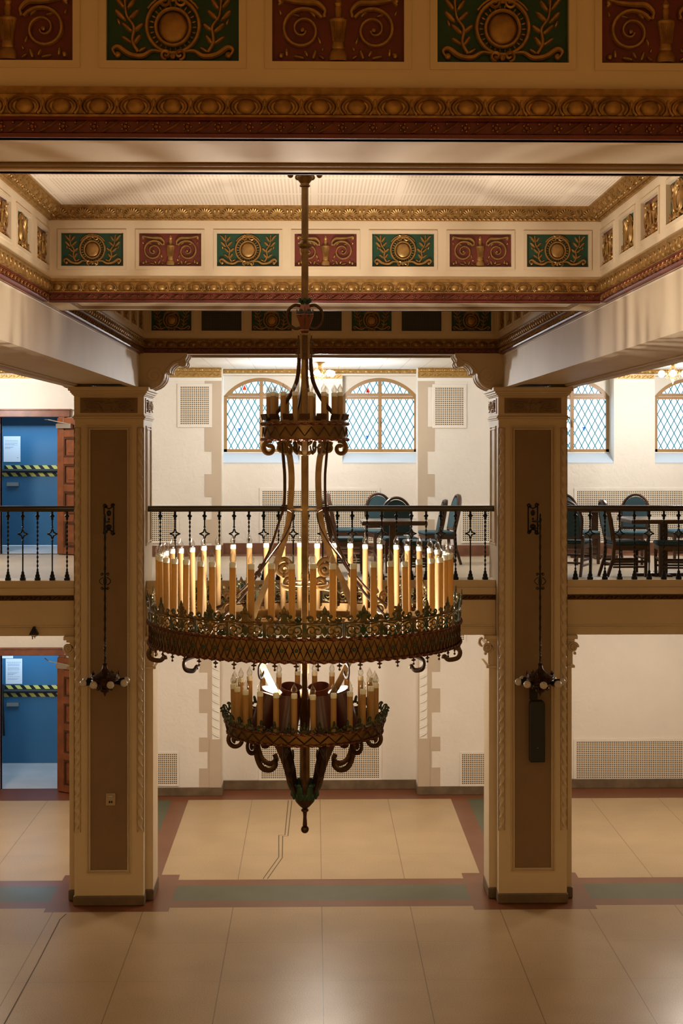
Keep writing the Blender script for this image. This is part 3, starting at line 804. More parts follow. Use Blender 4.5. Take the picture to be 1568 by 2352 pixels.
# ------------------------------------------------------------------ columns
CY = 16.9
def rect_frame(m, x0, x1, z0, z1, wd, y0, y1, T=None, mi=0):
    m.box(x0 - wd, x1 + wd, y0, y1, z1, z1 + wd, mi, T); m.box(x0 - wd, x1 + wd, y0, y1, z0 - wd, z0, mi, T)
    m.box(x0 - wd, x0, y0, y1, z0, z1, mi, T); m.box(x1, x1 + wd, y0, y1, z0, z1, mi, T)
def column(cx, label, first):
    t = thing('column', label, 'column', (cx, CY, 0)); h = .405; dep = .9
    m = MB(); m.box(-h, h, 0, dep, .1, 6.0); m.build('shaft', 'cream', t, bevel=.01, smooth=False)
    m = MB(); m.box(-h - .012, h + .012, -.022, dep + .02, 0, .115)
    for s in (-1, 1): m.box(min(s * h, s * (h + .10)), max(s * h, s * (h + .10)), .17, .72, 0, .13)
    m.build('plinth', 'base', t, bevel=.012, smooth=False)
    zt_, zb = 5.58, .417
    m = MB(); m.box(-.216, .216, -.003, .01, zb, zt_); m.build('panel', 'brown', t, smooth=False)
    m = MB()
    rect_frame(m, -.216, .216, zb, zt_, .013, -.020, .01); rect_frame(m, -.235, .235, zb - .019, zt_ + .019, .009, -.012, .01); rect_frame(m, -.25, .25, zb - .034, zt_ + .034, .013, -.018, .01)
    m.build('panel_molding', 'molding', t, bevel=.003, smooth=False)
    # side faces, gallery level
    for s in (-1, 1):
        T_ = Tr(s * h, .45, 0) @ Rz(s * PI / 2)
        m = MB(); m.box(-.2, .2, -.003, .01, 4.25, zt_, 0, T_); m.build('side_panel', 'molding', t, smooth=False)
        m = MB(); rect_frame(m, -.2, .2, 4.25, zt_, .015, -.02, .01, T_); rect_frame(m, -.235, .235, 4.215, zt_ + .035, .015, -.014, .01, T_); m.build('side_panel_molding', 'molding', t, bevel=.003, smooth=False)
        m = MB()
        n_ = 330; zs = [.863 + (5.60 - .863) * i / n_ for i in range(n_ + 1)]
        m.tube([(s * (h - .037), -.006, z) for z in zs], [(.037, .022)] * (n_ + 1), 10, ref=(0, 1, 0), twist=s * .36)
        m.build('rope_molding', 'molding', t)
        m = MB(); rect_frame(m, s * (h - .037) - .037, s * (h - .037) + .037, .863, 5.60, .004, -.004, .01); m.build('rope_bed', 'brown', t, smooth=False)
    # capital
    m = MB()
    def ring(e, z0, z1): m.box(-h - e, h + e, -e, dep + e, z0, z1)
    ring(.012, 5.695, 5.715); ring(.026, 5.715, 5.735); ring(.012, 5.735, 5.75); ring(.004, 5.75, 5.975)
    ring(.014, 5.975, 5.99); ring(.03, 5.99, 6.01); ring(.045, 6.01, 6.035); ring(.066, 6.035, 6.082)
    m.build('capital', 'cream', t, bevel=.006, smooth=False)
    m = MB(); m.box(-.335, .335, -.012, .0, 5.775, 5.955); cp = m.build('capital_panel', 'brown', t, smooth=False)
    inst('capital_relief', me_urn, cp, (0, -.016, 5.865), scale=(1.36, .7, .66), mat_='brown')
    for s in (-1, 1):
        rz_ = s * PI / 2
        m = MB(); m.box(-.33, .33, -.012, 0, 5.775, 5.955, 0, Tr(s * (h + .004), .45, 0) @ Rz(rz_)); sp_ = m.build('side_capital_panel', 'molding', t, smooth=False)
        inst('side_capital_relief', me_urn, sp_, (s * (h + .02), .45, 5.865), rz_, scale=(1.3, .8, .66), mat_='golddark')
    # scrolled corbels under the far beam
    prof = [(300, 811), (431, 811), (431, 818), (426, 826), (429, 834), (427, 840), (421, 843), (414, 841), (409, 834), (402, 837), (395, 843), (391, 850), (391, 857), (379, 857), (379, 866), (376, 875), (369, 884), (360, 890), (350, 894), (338, 896), (322, 896), (300, 896)]
    pp = [P(px, py, 17.05) for px, py in prof]; px_face = P(330, 0, CY)[0]
    pp = [(x - px_face, z) for x, z in pp]
    for s in (-1, 1):
        m = MB()
        for y0, y1, sc_ in ((.12, .16, 1.0), (.16, .27, .97), (.27, .30, .985), (.30, .46, .94), (.46, .49, .985), (.49, .60, .97), (.60, .64, 1.0)):
            poly = [((h + x * sc_) * s, 6.48 - (6.48 - z) * sc_) for x, z in pp]
            if s < 0: poly = poly[::-1]
            m.prism(poly, y0, y1)
        m.build('corbel', 'molding', t, smooth=False)
        m = MB()
        m.tube(spiral(s * (h + .11), 6.22, .115, .02, -PI / 2, s * 2, 40, .118), (.008, .006), 6, ref=(0, 1, 0))
        m.tube([(s * (h + x), .118, z) for x, z in ((.20, 6.18), (.26, 6.30), (.34, 6.38), (.42, 6.40), (.47, 6.45))], (.008, .006), 6, ref=(0, 1, 0))
        m.build('corbel_scroll', 'molding', t)
    # side pilasters under the balcony
    for s in (-1, 1):
        m = MB(); x0, x1 = sorted((s * (h - .02), s * (h + .09)))
        m.box(x0, x1, .19, .70, .1, 3.06)
        x0, x1 = sorted((s * (h - .02), s * (h + .125))); m.box(x0, x1, .16, .73, 2.745, 2.775); m.box(x0, x1, .17, .72, 3.06, 3.09)
        x0, x1 = sorted((s * (h - .02), s * (h + .155))); m.box(x0, x1, .14, .75, 3.09, 3.135)
        m.build('side_pilaster', 'cream', t, bevel=.006, smooth=False)
        m = MB(); xb = s * (h + .085)
        m.tube(spiral(xb + s * .02, 2.99, .062, .012, 0, s * 1.8, 34, .185), (.014, .02), 7, ref=(0, 1, 0))
        m.tube(spiral(xb + s * .02, 2.99, .062, .012, 0, s * 1.8, 34, .70), (.014, .02), 7, ref=(0, 1, 0))
        m.tube([(xb + s * .005, .19, 2.99), (xb + s * .005, .70, 2.99)], .045, 10)
        m.sph((xb + s * .045, .205, 2.915), .020, 8, 6); m.box(min(xb - s * .06, xb + s * .015), max(xb - s * .06, xb + s * .015), .185, .705, 2.79, 2.96)
        m.build('scroll_capital', 'molding', t)
    return t
column(CXL, 'left square column with rope-moulded edges and a switch plate low on its brown panel', True)
column(CXR, 'right square column with rope-moulded edges and a black speaker hung on it', False)

# ------------------------------------------------------------------ balcony front and railings
prof = [(.0, .655), (.0, .572), (-.03, .568), (-.034, .555), (-.03, .49), (-.012, .483), (-.012, .42), (0, .415), (0, .125), (-.012, .122), (-.014, .108), (-.006, .102), (-.014, .098), (-.016, .085), (-.004, .078), (-.004, .0), (.35, .0), (.35, .655)]
for x0, x1, lb_ in ((XL, CXL - .41, 'left of the left column, under the blue door'), (CXL + .41, CXR - .41, 'between the columns, behind the large candle ring'), (CXR + .41, XR, 'right of the right column, under the dining chairs')):
    bf = thing('balcony_ledge', 'cream moulded balcony ledge ' + lb_, 'balcony', (0, 17.15, 3.13))
    m = MB(); m.extr(prof, x0, x1); m.build('fascia', 'cream', bf, smooth=False)
    m = MB(); xa, xb = max(x0, -5.5), min(x1, 6)
    m.box(x0, x1, -.018, -.010, .422, .481); run(leaf_unit(.11, .05, .012), xb - xa, .11, xa, .452, -.02, m)
    m.build('carved_band', 'bronzedark', bf)

def railing(label, x0, x1, xs_, RY=17.22):
    t = thing('balcony_railing', label, 'railing', ((x0 + x1) / 2, RY, 3.785)); cx = (x0 + x1) / 2
    H = P(700, 1175, RY)[1] - 3.785; HT = P(700, 1161.5, RY)[1] - 3.785
    m = MB(); pr = [(-.045, H + .01), (-.05, H + .03), (-.045, HT - .012), (-.03, HT), (.03, HT), (.045, HT - .012), (.05, H + .03), (.045, H + .01)]
    m.extr(pr, x0 - cx, x1 - cx); m.box(x0 - cx, x1 - cx, -.02, .02, H, H + .012); m.build('handrail', 'rail', t, bevel=.004)
    for x, k in xs_:
        me = ME_BAL[k]; inst('baluster', me, t, (x - cx, 0, 0))
    return t
def balusters():
    H = P(700, 1175, 17.22)[1] - 3.785
    out = []
    for k in (0, 1):
        m = MB()
        m.lathe([(.036, 0), (.036, .03), (.028, .035), (.028, .06), (.018, .075), (.018, .095), (.011, .11)], 10)
        m.lathe([(.010, H - .10), (.018, H - .085), (.012, H - .075), (.028, H - .055), (.028, H - .045), (.012, H - .03), (.014, H)], 10)
        if k == 0:
            n_ = 70; m.tube([(0, 0, .10 + (H - .19) * i / n_) for i in range(n_ + 1)], (.0125, .0055), 8, twist=.55)
        else:
            zc2 = H - .265
            m.cyl((0, 0, .10), .0085, zc2 - .075 - .10, 8); m.cyl((0, 0, zc2 + .075), .0085, H - .09 - zc2 - .075, 8)
            for z in (zc2 - .08, zc2 + .08): m.sph((0, 0, z), (.017, .017, .01), 8, 5)
            R = .032
            # four concave sides meeting in points
            pts = []
            for q_ in range(4):
                a0 = q_ * PI / 2
                for i in range(7):
                    s_ = i / 7; A = Vector((math.cos(a0), 0, math.sin(a0))) * (.055 if q_ % 2 == 0 else .068); B = Vector((math.cos(a0 + PI / 2), 0, math.sin(a0 + PI / 2))) * (.068 if q_ % 2 == 0 else .055)
                    p = A.lerp(B, s_); p *= 1 - .42 * math.sin(PI * s_); pts.append(Vector((p.x, 0, p.z + zc2)))
            m.tube(pts, (.009, .009), 6, True, ref=(0, 1, 0))
            for s in (-1, 1): m.sph((s * .052, 0, zc2), (.014, .012, .011), 6, 5)
        out.append(m.mesh('baluster', 'iron'))
    return out
ME_BAL = balusters()
def bx(px): return P(px, 0, 17.22)[0]
railing('dark iron balcony railing section left of the left column, before the blue door', -6.4, CXL - .40, [(bx(18.5 + 33.85 * k), k % 2) for k in range(-4, 5)])
railing('dark iron balcony railing section between the two columns, behind the chandelier', CXL + .40, CXR - .40, [(bx(368 + 33.9 * k), k % 2) for k in range(23)])
railing('dark iron balcony railing section right of the right column, before the dining chairs', CXR + .40, 6.9, [(bx(1321 + 33.85 * k), k % 2) for k in range(0, 13)])

# small wedge lamp clamped under the left balcony front
lx, lz = P(78, 1452, 17.08)
t = thing('wedge_spot_lamp', 'small dark wedge-shaped lamp fixed under the left balcony front', 'lamp', (lx, 17.08, lz - .06))
m = MB(); m.lathe([(.07, .03), (.062, .05), (.012, .125), (.0, .13)], 4, ph=PI / 4); m.build('lamp_body', 'black', t, smooth=False)
m = MB(); m.sph((0, 0, .025), (.045, .045, .022), 10, 5); m.build('lens', 'steel', t)
m = MB(); m.cyl((-.012, -.03, -.02), .006, .05, 6); m.cyl((.015, -.03, -.01), .005, .04, 6); m.box(-.01, .01, .0, .08, .09, .12); m.build('fixing', 'iron', t)

# ------------------------------------------------------------------ wall vents
def vent(label, px0, px1, py0, py1, Y, frame=.045):
    x0, zt_ = P(px0, py0, Y); x1, zb = P(px1, py1, Y)
    t = thing('wall_vent', label, 'vent', (x0, Y, zb))
    m = MB(); W, H = x1 - x0, zt_ - zb
    m.box(0, W, -.010, 0, 0, H); m.build('grille', 'vent', t, smooth=False)
    m = MB(); rect_frame(m, 0, W, 0, H, frame, -.014, 0); m.build('vent_frame', 'wall', t, bevel=.003, smooth=False)
YP, YW_ = PYY, WY
vent('square perforated vent high on the gallery pilaster left of the arched windows', 414, 480, 888, 975, YP)
vent('square perforated vent high on the gallery pilaster right of the arched windows', 999, 1064, 889, 977, YP)
vent('perforated vent low on the gallery wall, just right of the left column', 340, 405, 1165, 1243, YP, .03)
vent('wide perforated vent low on the gallery wall behind the chandelier bars', 602, 866, 1127, 1243, YW_)
vent('perforated vent low on the gallery wall, just left of the right column', 1062, 1127, 1165, 1243, YP, .03)
vent('wide perforated vent behind the gallery chairs right of the right column', 1324, 1588, 1127, 1243, YW_)
vent('small perforated vent low on the ground floor wall beside the left column', 341, 406, 1731, 1801, YP, .03)
vent('wide perforated vent low on the ground floor wall behind the hanging finial', 600, 870, 1703, 1787, YW_)
vent('small perforated vent low on the ground floor wall beside the right column', 1060, 1126, 1731, 1801, YP, .03)
vent('wide perforated vent low on the ground floor wall right of the right column', 1323, 1590, 1703, 1787, YW_)
vent('perforated vent on the ground floor pilaster at the right rim of the large candle ring', 1000, 1066, 1380, 1470, YP, .03)

# ------------------------------------------------------------------ chandelier
CHX, CHY = P(700, 0, 8.45)[0], 8.45
def cz(py): return EYE - (py - HOR) / 390.5
ch = thing('chandelier', 'great three-tiered bronze candle chandelier hanging in the middle', 'chandelier', (CHX, CHY, 0))
def cbuild(m, name, mt, **k): return m.build(name, mt, ch, **k)
def around(m, name, mt, n, ph=0, smooth=True):
    me = m.mesh(name, mt, smooth)
    for i in range(n): inst(name, me, ch, (0, 0, 0), ph + 2 * PI * i / n)
m = MB(); m.lathe([(.16, 7.199), (.15, 7.17), (.08, 7.12), (.05, 7.06), (.03, 6.985)], 24)
for i in range(6):
    a = i * PI / 3; m.tube([(.05 * math.cos(a), .05 * math.sin(a), 7.02), (.085 * math.cos(a), .085 * math.sin(a), 7.0), (.085 * math.cos(a), .085 * math.sin(a), 6.98)], .008, 6); m.sph((.085 * math.cos(a), .085 * math.sin(a), 6.972), .018, 8, 6)
cbuild(m, 'ceiling_canopy', 'bronze')
m = MB()
m.lathe([(.030, 6.99), (.034, 6.985), (.045, 6.965), (.047, 6.955), (.040, 6.94), (.026, 6.922), (.026, 6.915), (.031, 6.912), (.031, 6.905), (.021, 6.90)], 16)
m.lathe([(.0205, 6.90), (.0205, 6.23)], 8)
m.lathe([(.021, cz(548)), (.024, cz(550)), (.022, cz(553)), (.043, cz(562)), (.040, cz(567)), (.022, cz(572)), (.024, cz(578)), (.020, cz(582))], 16)
cbuild(m, 'suspension_rod', 'bronze')
m = MB()
m.lathe([(.022, cz(700)), (.028, cz(696)), (.024, cz(693)), (.032, cz(691))], 16)
for i in range(8):
    a = i * PI / 4; leafT = Tr(.034 * math.cos(a), .034 * math.sin(a), cz(691)) @ Rz(a) @ Ry(.5); m.sph((0, 0, 0), (.006, .012, .018), 6, 5, T=leafT)
cbuild(m, 'leaf_collar', 'verdi')
m = MB(); m.lathe([(.026, cz(700)), (.030, cz(704)), (.058, cz(724)), (.030, cz(752)), (.024, cz(757)), (.03, cz(760)), (.022, cz(766))], 6, ph=PI / 6)
lan = cbuild(m, 'lantern_knop', mat('knop_copper', (.17, .062, .035), .3, .8))
m = MB()
for i in range(6):
    a = i * PI / 3 + PI / 2
    for dx, dz in ((0, .014), (0, -.014), (.014, 0), (-.014, 0), (0, 0)):
        m.sph((0, 0, 0), (.011, .004, .011), 8, 5, T=Rz(a) @ Tr(dx, -.0465, cz(722) + dz + .006))
m.build('quatrefoil', 'black', lan)
m = MB()
for a in (0,):
    pts = smoothpath([(.026, 0, cz(703)), (.06, 0, cz(701)), (.095, 0, cz(712)), (.104, 0, cz(728)), (.09, 0, cz(746)), (.055, 0, cz(755)), (.024, 0, cz(752))], 5)
    m.tube(pts, (.009, .004), 6, ref=(0, 1, 0), T=Rz(a))
around(m, 'strap_loop', 'bronzedark', 4)
m = MB(); m.box(-.030, .030, -.030, .030, cz(824), cz(766)); m.box(-.021, .021, -.021, .021, cz(1545), cz(824))
m.box(-.023, .023, -.023, .023, cz(1330), cz(1316)); m.lathe([(.03, 3.95), (.03, 3.35)], 8)
cbuild(m, 'centre_post', 'bronze', bevel=.003, smooth=False)
m = MB()
for T_ in (Rz(0),):
    m.box(-.016, .016, -.042, -.034, cz(826), cz(771), 0, T_)
    for py in (788, 812): m.sph((0, -.044, cz(py)), (.008, .008, .008), 8, 5, 1, T_); m.box(-.006, .006, -.055, -.030, cz(py) - .005, cz(py) + .005, 0, T_)
around(m, 'bolted_plate', ['bronzedark', 'verdi'], 4)
m = MB()
for a in (0,):
    pts = smoothpath([(.036, 0, cz(822)), (.038, 0, cz(845)), (.05, 0, cz(875)), (.085, 0, cz(905)), (.135, 0, cz(932)), (.20, 0, cz(958)), (.24, 0, cz(965))], 5)
    m.tube(pts, (.012, .006), 6, ref=(0, 1, 0), T=Rz(a + .30))
around(m, 'top_strap', 'bronzedark', 4)

def twisted_ring(R, z, a_=.013, b_=.006, k=90):
    n_ = k * 6; return [(R * math.cos(2 * PI * i / n_), R * math.sin(2 * PI * i / n_), z) for i in range(n_)], n_, k
def add_twist(m, R, z, a_=.012, b_=.0055, k=60, mi=0):
    pts, n_, _ = twisted_ring(R, z, k=k); m.tube(pts, (a_, b_), 6, True, ref=(0, 0, 1), twist=PI * k / n_, mi=mi)
# bulb + candle meshes
def candle_mesh(h, r, sq): return MB().lathe([(r, 0), (r, h)], 14).mesh('candle', 'candle')
def socket_mesh(r, h): return MB().lathe([(r * .92, -.004), (r * 1.02, 0), (r * 1.08, h * .6), (r * .98, h), (0, h)], 12).mesh('socket', 'socket')
def bulb_mesh(r, h): return MB().lathe([(r * .55, 0), (r * .85, h * .12), (r, h * .3), (r * .9, h * .45), (r * .6, h * .62), (r * .3, h * .78), (r * .13, h * .9), (0, h)], 14).mesh('bulb', 'bulb')
def fila_mesh(r, h): 
    m = MB(); m.lathe([(r * .22, 0), (r * .22, h * .25), (r * .06, h * .4), (0, h * .5)], 8); return m.mesh('filament_stem', 'socket')
def candles(n, R, z0, z1, r, hs, hb, ph, flick=.004):
    me_c = candle_mesh(z1 - z0, r, 0); me_s = socket_mesh(r, hs); me_b = bulb_mesh(r * 1.05, hb); me_f = fila_mesh(r, hb)
    for i in range(n):
        a = ph + 2 * PI * i / n + random.uniform(-.012, .012)
        c = inst('candle', me_c, ch, (R * math.cos(a), R * math.sin(a), z0 + random.uniform(-flick, flick)), 0, rot=(random.uniform(-.012, .012), random.uniform(-.012, .012), 0))
        inst('socket', me_s, c, (0, 0, z1 - z0))
        b_ = inst('bulb', me_b, c, (0, 0, z1 - z0 + hs)); inst_f = None
# --- top ring
Rt = .247
m = MB()
m.lathe([(Rt - .012, cz(1012)), (Rt, cz(1012)), (Rt - .002, cz(968)), (Rt - .012, cz(968))], 48, cap=False)
m.lathe([(Rt - .012, cz(968)), (Rt - .012, cz(1012))], 48, cap=False)
m.lathe([(.04, cz(1006)), (Rt - .01, cz(1006)), (Rt - .01, cz(1001)), (.04, cz(1001))], 32, cap=False)
cbuild(m, 'top_band', 'bronze')
m = MB(); m.box(-.005, .005, -.030, .030, -.018, .016, 0, Tr(Rt + .004, 0, cz(958)) @ Ry(.28)); around(m, 'merlon', 'bronzedark', 16, 0, False)
m = MB(); add_twist(m, Rt + .006, cz(974), .010, .005, 30); add_twist(m, Rt + .006, cz(1010), .010, .005, 30); cbuild(m, 'twisted_hoops', 'rope')
def zig(m, R, z0, z1, n, r=.003, phase=0, slope=0):
    pts = []
    for i in range(n * 2):
        for j in range(3):
            t_ = (i + j / 3); a = PI * t_ / n + phase; up = (i % 2 == 0); f = j / 3 if up else 1 - j / 3
            pts.append(((R + slope * f) * math.cos(a), (R + slope * f) * math.sin(a), z0 + (z1 - z0) * f))
    m.tube(pts, r, 4, True, ref=(0, 0, 1))
m = MB(); zig(m, Rt + .001, cz(1002), cz(982), 20, .0035); cbuild(m, 'zigzag_band', 'bronzedark')
candles(16, .212, cz(1000), cz(911), .0155, .022, .052, .15)
m = MB()
for a in (0,):
    m.tube(spiral(.225, cz(1030), .045, .012, PI * .6, -1.2, 22), (.012, .0035), 6, ref=(0, 1, 0), T=Rz(a))
    m.tube(spiral(.15, cz(1028), .03, .01, PI * .4, 1.2, 20), (.012, .0035), 6, ref=(0, 1, 0), T=Rz(a))
    m.tube(smoothpath([(.17, 0, cz(1015)), (.15, 0, cz(1035)), (.11, 0, cz(1040)), (.08, 0, cz(1025))], 4), (.010, .003), 6, ref=(0, 1, 0), T=Rz(a))
around(m, 'underside_scroll', 'bronze', 8, PI / 8); m = MB()
for a in (0,):
    for dz, rr in ((1018, .06), (1040, .05)):
        for s in (-1, 1): m.sph((0, 0, 0), (.006, .022, .011), 8, 5, T=Rz(a) @ Tr(.112, s * .028, cz(dz)) @ Rx(s * .7))
around(m, 'arm_leaf', 'bronze', 4)
# --- four heavy bowed arms
RA = [(.118, 5.411), (.105, 5.36), (.088, 5.31), (.078, 5.185), (.087, 5.006), (.104, 4.891), (.138, 4.776), (.175, 4.674), (.215, 4.597), (.258, 4.494), (.290, 4.417), (.315, 4.315), (.302, 4.213), (.262, 4.118), (.19, 3.969), (.13, 3.86), (.09, 3.74)]
pa = smoothpath([(r, 0, z) for r, z in RA], 4)
for i in range(4):
    m = MB(); m.tube(pa, (.018, .015), 4, ref=(0, 1, 0), sq=True, T=Rz(i * PI / 2)); cbuild(m, 'arm', 'bronze', smooth=False)
# --- thin rods spreading to the large ring
RB = [(.19, 5.40), (.175, 5.28), (.167, 5.185), (.174, 5.03), (.215, 4.93), (.286, 4.776), (.377, 4.648), (.482, 4.546), (.57, 4.48), (.66, 4.42), (.78, 4.37), (.89, 4.36)]
pb = smoothpath([(r, 0, z) for r, z in RB], 4)
for i in range(4):
    a = PI / 4 + i * PI / 2
    m = MB(); m.tube(pb, (.009, .006), 6, ref=(0, 1, 0), T=Rz(a))
    m.tube(smoothpath([(.17, 0, 5.02), (.10, 0, 4.98), (.16, 0, 4.86), (.30, 0, 4.72), (.40, 0, 4.62)], 5), (.005, .004), 6, ref=(0, 1, 0), T=Rz(a))
    m.box(-.014, .014, -.014, .014, -.012, .012, 0, Rz(a) @ Tr(.377, 0, 4.648) @ Ry(.9)); m.box(-.014, .014, -.014, .014, -.014, .014, 0, Rz(a) @ Tr(.172, 0, 5.015))
    cbuild(m, 'stay_rod', 'bronzedark')
m = MB()
def torus(m, R, z, r, n_=36): m.tube([(R * math.cos(2 * PI * i / n_), R * math.sin(2 * PI * i / n_), z) for i in range(n_)], r, 6, True, ref=(0, 0, 1))
torus(m, .098, 5.01, .006); torus(m, .13, 4.57, .007); cbuild(m, 'inner_hoops', 'bronze'); m = MB()
for a in (0,):
    for z_, R_, r0 in ((4.655, .15, .042), (4.575, .125, .036)): m.tube(spiral(R_ - .03, z_, r0, .012, 0, -1.5, 26), (.014, .004), 6, ref=(0, 1, 0), T=Rz(a))
    m.tube(smoothpath([(.165, 0, 4.70), (.12, 0, 4.715), (.085, 0, 4.69), (.08, 0, 4.66)], 4), (.014, .003), 6, ref=(0, 1, 0), T=Rz(a))
around(m, 'arm_scroll', 'bronze', 4); m = MB()
for a in (0,):
    for R_, z_ in ((.60, 4.47), (.68, 4.44)): m.tube(spiral(R_, z_, .036, .008, 0, 1.4, 24), (.010, .0035), 6, ref=(0, 1, 0), T=Rz(a))
around(m, 'rod_scroll', 'bronze', 4, PI / 4)
# --- large ring
RL = .905; z1_, z2_, z3_ = 4.361, 4.243, 4.448
m = MB()
m.lathe([(RL - .012, z2_), (RL, z2_), (RL + .004, z1_), (RL - .012, z1_)], 120, cap=False); m.lathe([(RL - .012, z1_), (RL - .012, z2_)], 120, cap=False)
m.lathe([(RL - .10, z2_ + .03), (RL - .01, z2_ + .03), (RL - .01, z2_ + .036), (RL - .10, z2_ + .036), (RL - .10, z2_ + .03)], 96, cap=False)
torus(m, RL + .006, z3_, .005, 120)
cbuild(m, 'large_band', 'bronze')
m = MB(); add_twist(m, RL + .008, z1_, .012, .006, 110); add_twist(m, RL + .006, z2_, .012, .006, 110); cbuild(m, 'twisted_hoops', 'rope')
m = MB(); zig(m, RL + .004, z2_ + .012, z1_ - .012, 74, .0028); zig(m, RL + .004, z2_ + .012, z1_ - .012, 74, .0028, phase=PI / 74); cbuild(m, 'lattice_band', 'bronzedark')
m = MB(); m.sph((0, 0, 0), (.006, .0105, .0105), 8, 5, T=Tr(RL + .003, 0, (z1_ + z2_) / 2)); around(m, 'green_stud', 'verdi', 74, PI / 74 * 2)
# pierced crest unit, bent round the ring
def crest_unit(p):
    m = MB(); h0 = z3_ - z1_
    def tb(pts, r): m.tube(pts, r, 5, ref=(0, 1, 0))
    m.box(-.5 * p, -.46 * p, -.002, .002, 0, h0); m.box(.46 * p, .5 * p, -.002, .002, 0, h0)
    m.prism([(0, h0 * .16), (.10 * p, h0 * .5), (0, h0 * .84), (-.10 * p, h0 * .5)], -.003, .003)
    for s in (-1, 1):
        tb(spiral(s * .17 * p, h0 * .52, .026, .007, PI * .5, s * 1.2, 14), (.0045, .004)); tb(spiral(s * .32 * p, h0 * .55, .028, .008, -PI * .5, s * 1.2, 14), (.0045, .004))
        tb([(s * .02 * p, 0, h0 * .1), (s * .2 * p, 0, h0 * .06), (s * .45 * p, 0, h0 * .25)], (.0045, .003)); tb([(s * .02 * p, 0, h0 * .9), (s * .2 * p, 0, h0 * .86), (s * .45 * p, 0, h0 * .95)], (.004, .003))
        m.sph((s * .40 * p, 0, h0 * .25), (.011, .004, .011), 6, 4); m.sph((s * .08 * p, 0, h0 * .15), (.012, .004, .010), 6, 4); m.sph((s * .25 * p, 0, h0 * .2), (.012, .004, .009), 6, 4)
        # crest
        tb(spiral(s * .36 * p, h0 + .022, .017, .005, PI, s * 1.4, 14), (.006, .006))
        tb(smoothpath([(s * .28 * p, 0, h0 + .010), (s * .18 * p, 0, h0 + .010), (s * .10 * p, 0, h0 + .025)], 4), (.005, .005))
        m.sph((s * .15 * p, 0, h0 + .034), (.011, .005, .011), 6, 5); m.sph((s * .07 * p, 0, h0 + .05), (.012, .005, .011), 6, 5)
    m.sph((0, 0, h0 + .062), (.013, .006, .020), 8, 5); m.prism([(-.02, h0 + .002), (.02, h0 + .002), (.012, h0 + .045), (-.012, h0 + .045)], -.004, .004)
    m.prism([(-.012, h0 + .066), (.012, h0 + .066), (0, h0 + .092)], -.003, .003)
    return m
def bend(unit, n_, R, z0, flare, ph=0):
    out = MB(); p = 2 * PI * R / n_
    for i in range(n_):
        a0 = ph + 2 * PI * i / n_; k = len(out.v)
        for x, y, z in unit.v:
            r_ = R - y + flare * max(z, 0); a = a0 + x / R; out.v.append((r_ * math.cos(a), r_ * math.sin(a), z0 + z))
        out.f += [tuple(j + k for j in f) for f in unit.f]; out.m += unit.m
    return out
NL = 27; m = bend(crest_unit(2 * PI * RL / NL), NL, RL + .004, z1_, .06, -PI / 2 + .12); cbuild(m, 'pierced_crest', mat('crest_bronze', (.16, .105, .04), .40, .7, var=.5, vscale=10, col2=(.02, .05, .03)))
m = MB()
for i in range(1):
    T_ = Tr(RL + .002, 0, z2_ - .012)
    m.sph((0, 0, -.010), (.006, .018, .006), 6, 4, T=T_); m.sph((0, 0, -.008), (.006, .006, .014), 6, 4, T=T_); m.sph((0, 0, -.030), (.007, .007, .007), 6, 5, T=T_); m.cyl((0, 0, -.03), .003, .03, 5, T=T_)
around(m, 'pendant_drop', 'bronzedark', 50, .02)
m = MB()
for a in (0,):
    m.tube(smoothpath([(RL - .24, 0, z2_ + .02), (RL - .16, 0, z2_ - .02), (RL - .06, 0, z2_ - .01), (RL + .01, 0, z2_ - .03), (RL + .005, 0, z2_ - .075), (RL - .05, 0, z2_ - .09), (RL - .075, 0, z2_ - .07), (RL - .08, 0, z2_ - .085)], 5), [(.013, .0035)] * 36, 6, ref=(0, 1, 0), T=Rz(a))
around(m, 'hook_scroll', 'bronzedark', 12, PI / 12)
candles(48, .852, 4.33, 4.726, .0178, .027, .066, -PI / 2 + .05)
# --- lower ring
RS = .455; y1_, y2_ = 3.775, 3.708
m = MB()
m.lathe([(RS - .012, y2_), (RS - .004, y2_), (RS + .010, y1_), (RS - .012, y1_)], 72, cap=False); m.lathe([(RS - .012, y1_), (RS - .012, y2_)], 72, cap=False)
m.lathe([(.05, y2_ + .02), (RS - .01, y2_ + .02), (RS - .01, y2_ + .026), (.05, y2_ + .026)], 48, cap=False)
cbuild(m, 'lower_band', 'bronze')
m = MB(); add_twist(m, RS + .014, y1_ - .002, .009, .005, 70); add_twist(m, RS + .0, y2_, .009, .005, 70); cbuild(m, 'twisted_hoops', 'rope')
m = MB(); zig(m, RS + .003, y2_ + .012, y1_ - .016, 32, .003, slope=.008); cbuild(m, 'zigzag_band', 'bronzedark')
def fringe(p):
    m = MB()
    m.tube([(-.45 * p * math.cos(a), 0, .03 - .022 * math.sin(a)) for a in [PI * i / 10 for i in range(11)]], (.005, .004), 5, ref=(0, 1, 0))
    for s in (-1, 0, 1): m.sph((s * .22 * p, -.004, .035 + (.006 if s == 0 else 0)), (.010, .008, .010), 6, 5)
    m.sph((0, -.003, .055), (.009, .006, .016), 6, 5)
    return m
m = bend(fringe(2 * PI * RS / 36), 36, RS + .012, y1_ - .004, .25)
for i in range(36):
    a = 2 * PI * i / 36; m.tube(smoothpath([(RS + .01, 0, y1_ + .04), (RS + .022, 0, y1_ + .065), (RS + .035, 0, y1_ + .068), (RS + .04, 0, y1_ + .058)], 3), (.005, .003), 5, ref=(0, 1, 0), T=Rz(a))
cbuild(m, 'leaf_fringe', mat('fringe_patina', (.045, .06, .035), .4, .6, var=.5, vscale=30))
candles(24, .418, y2_ + .03, 3.964, .0165, .026, .062, -PI / 2 + .13)
m = MB()
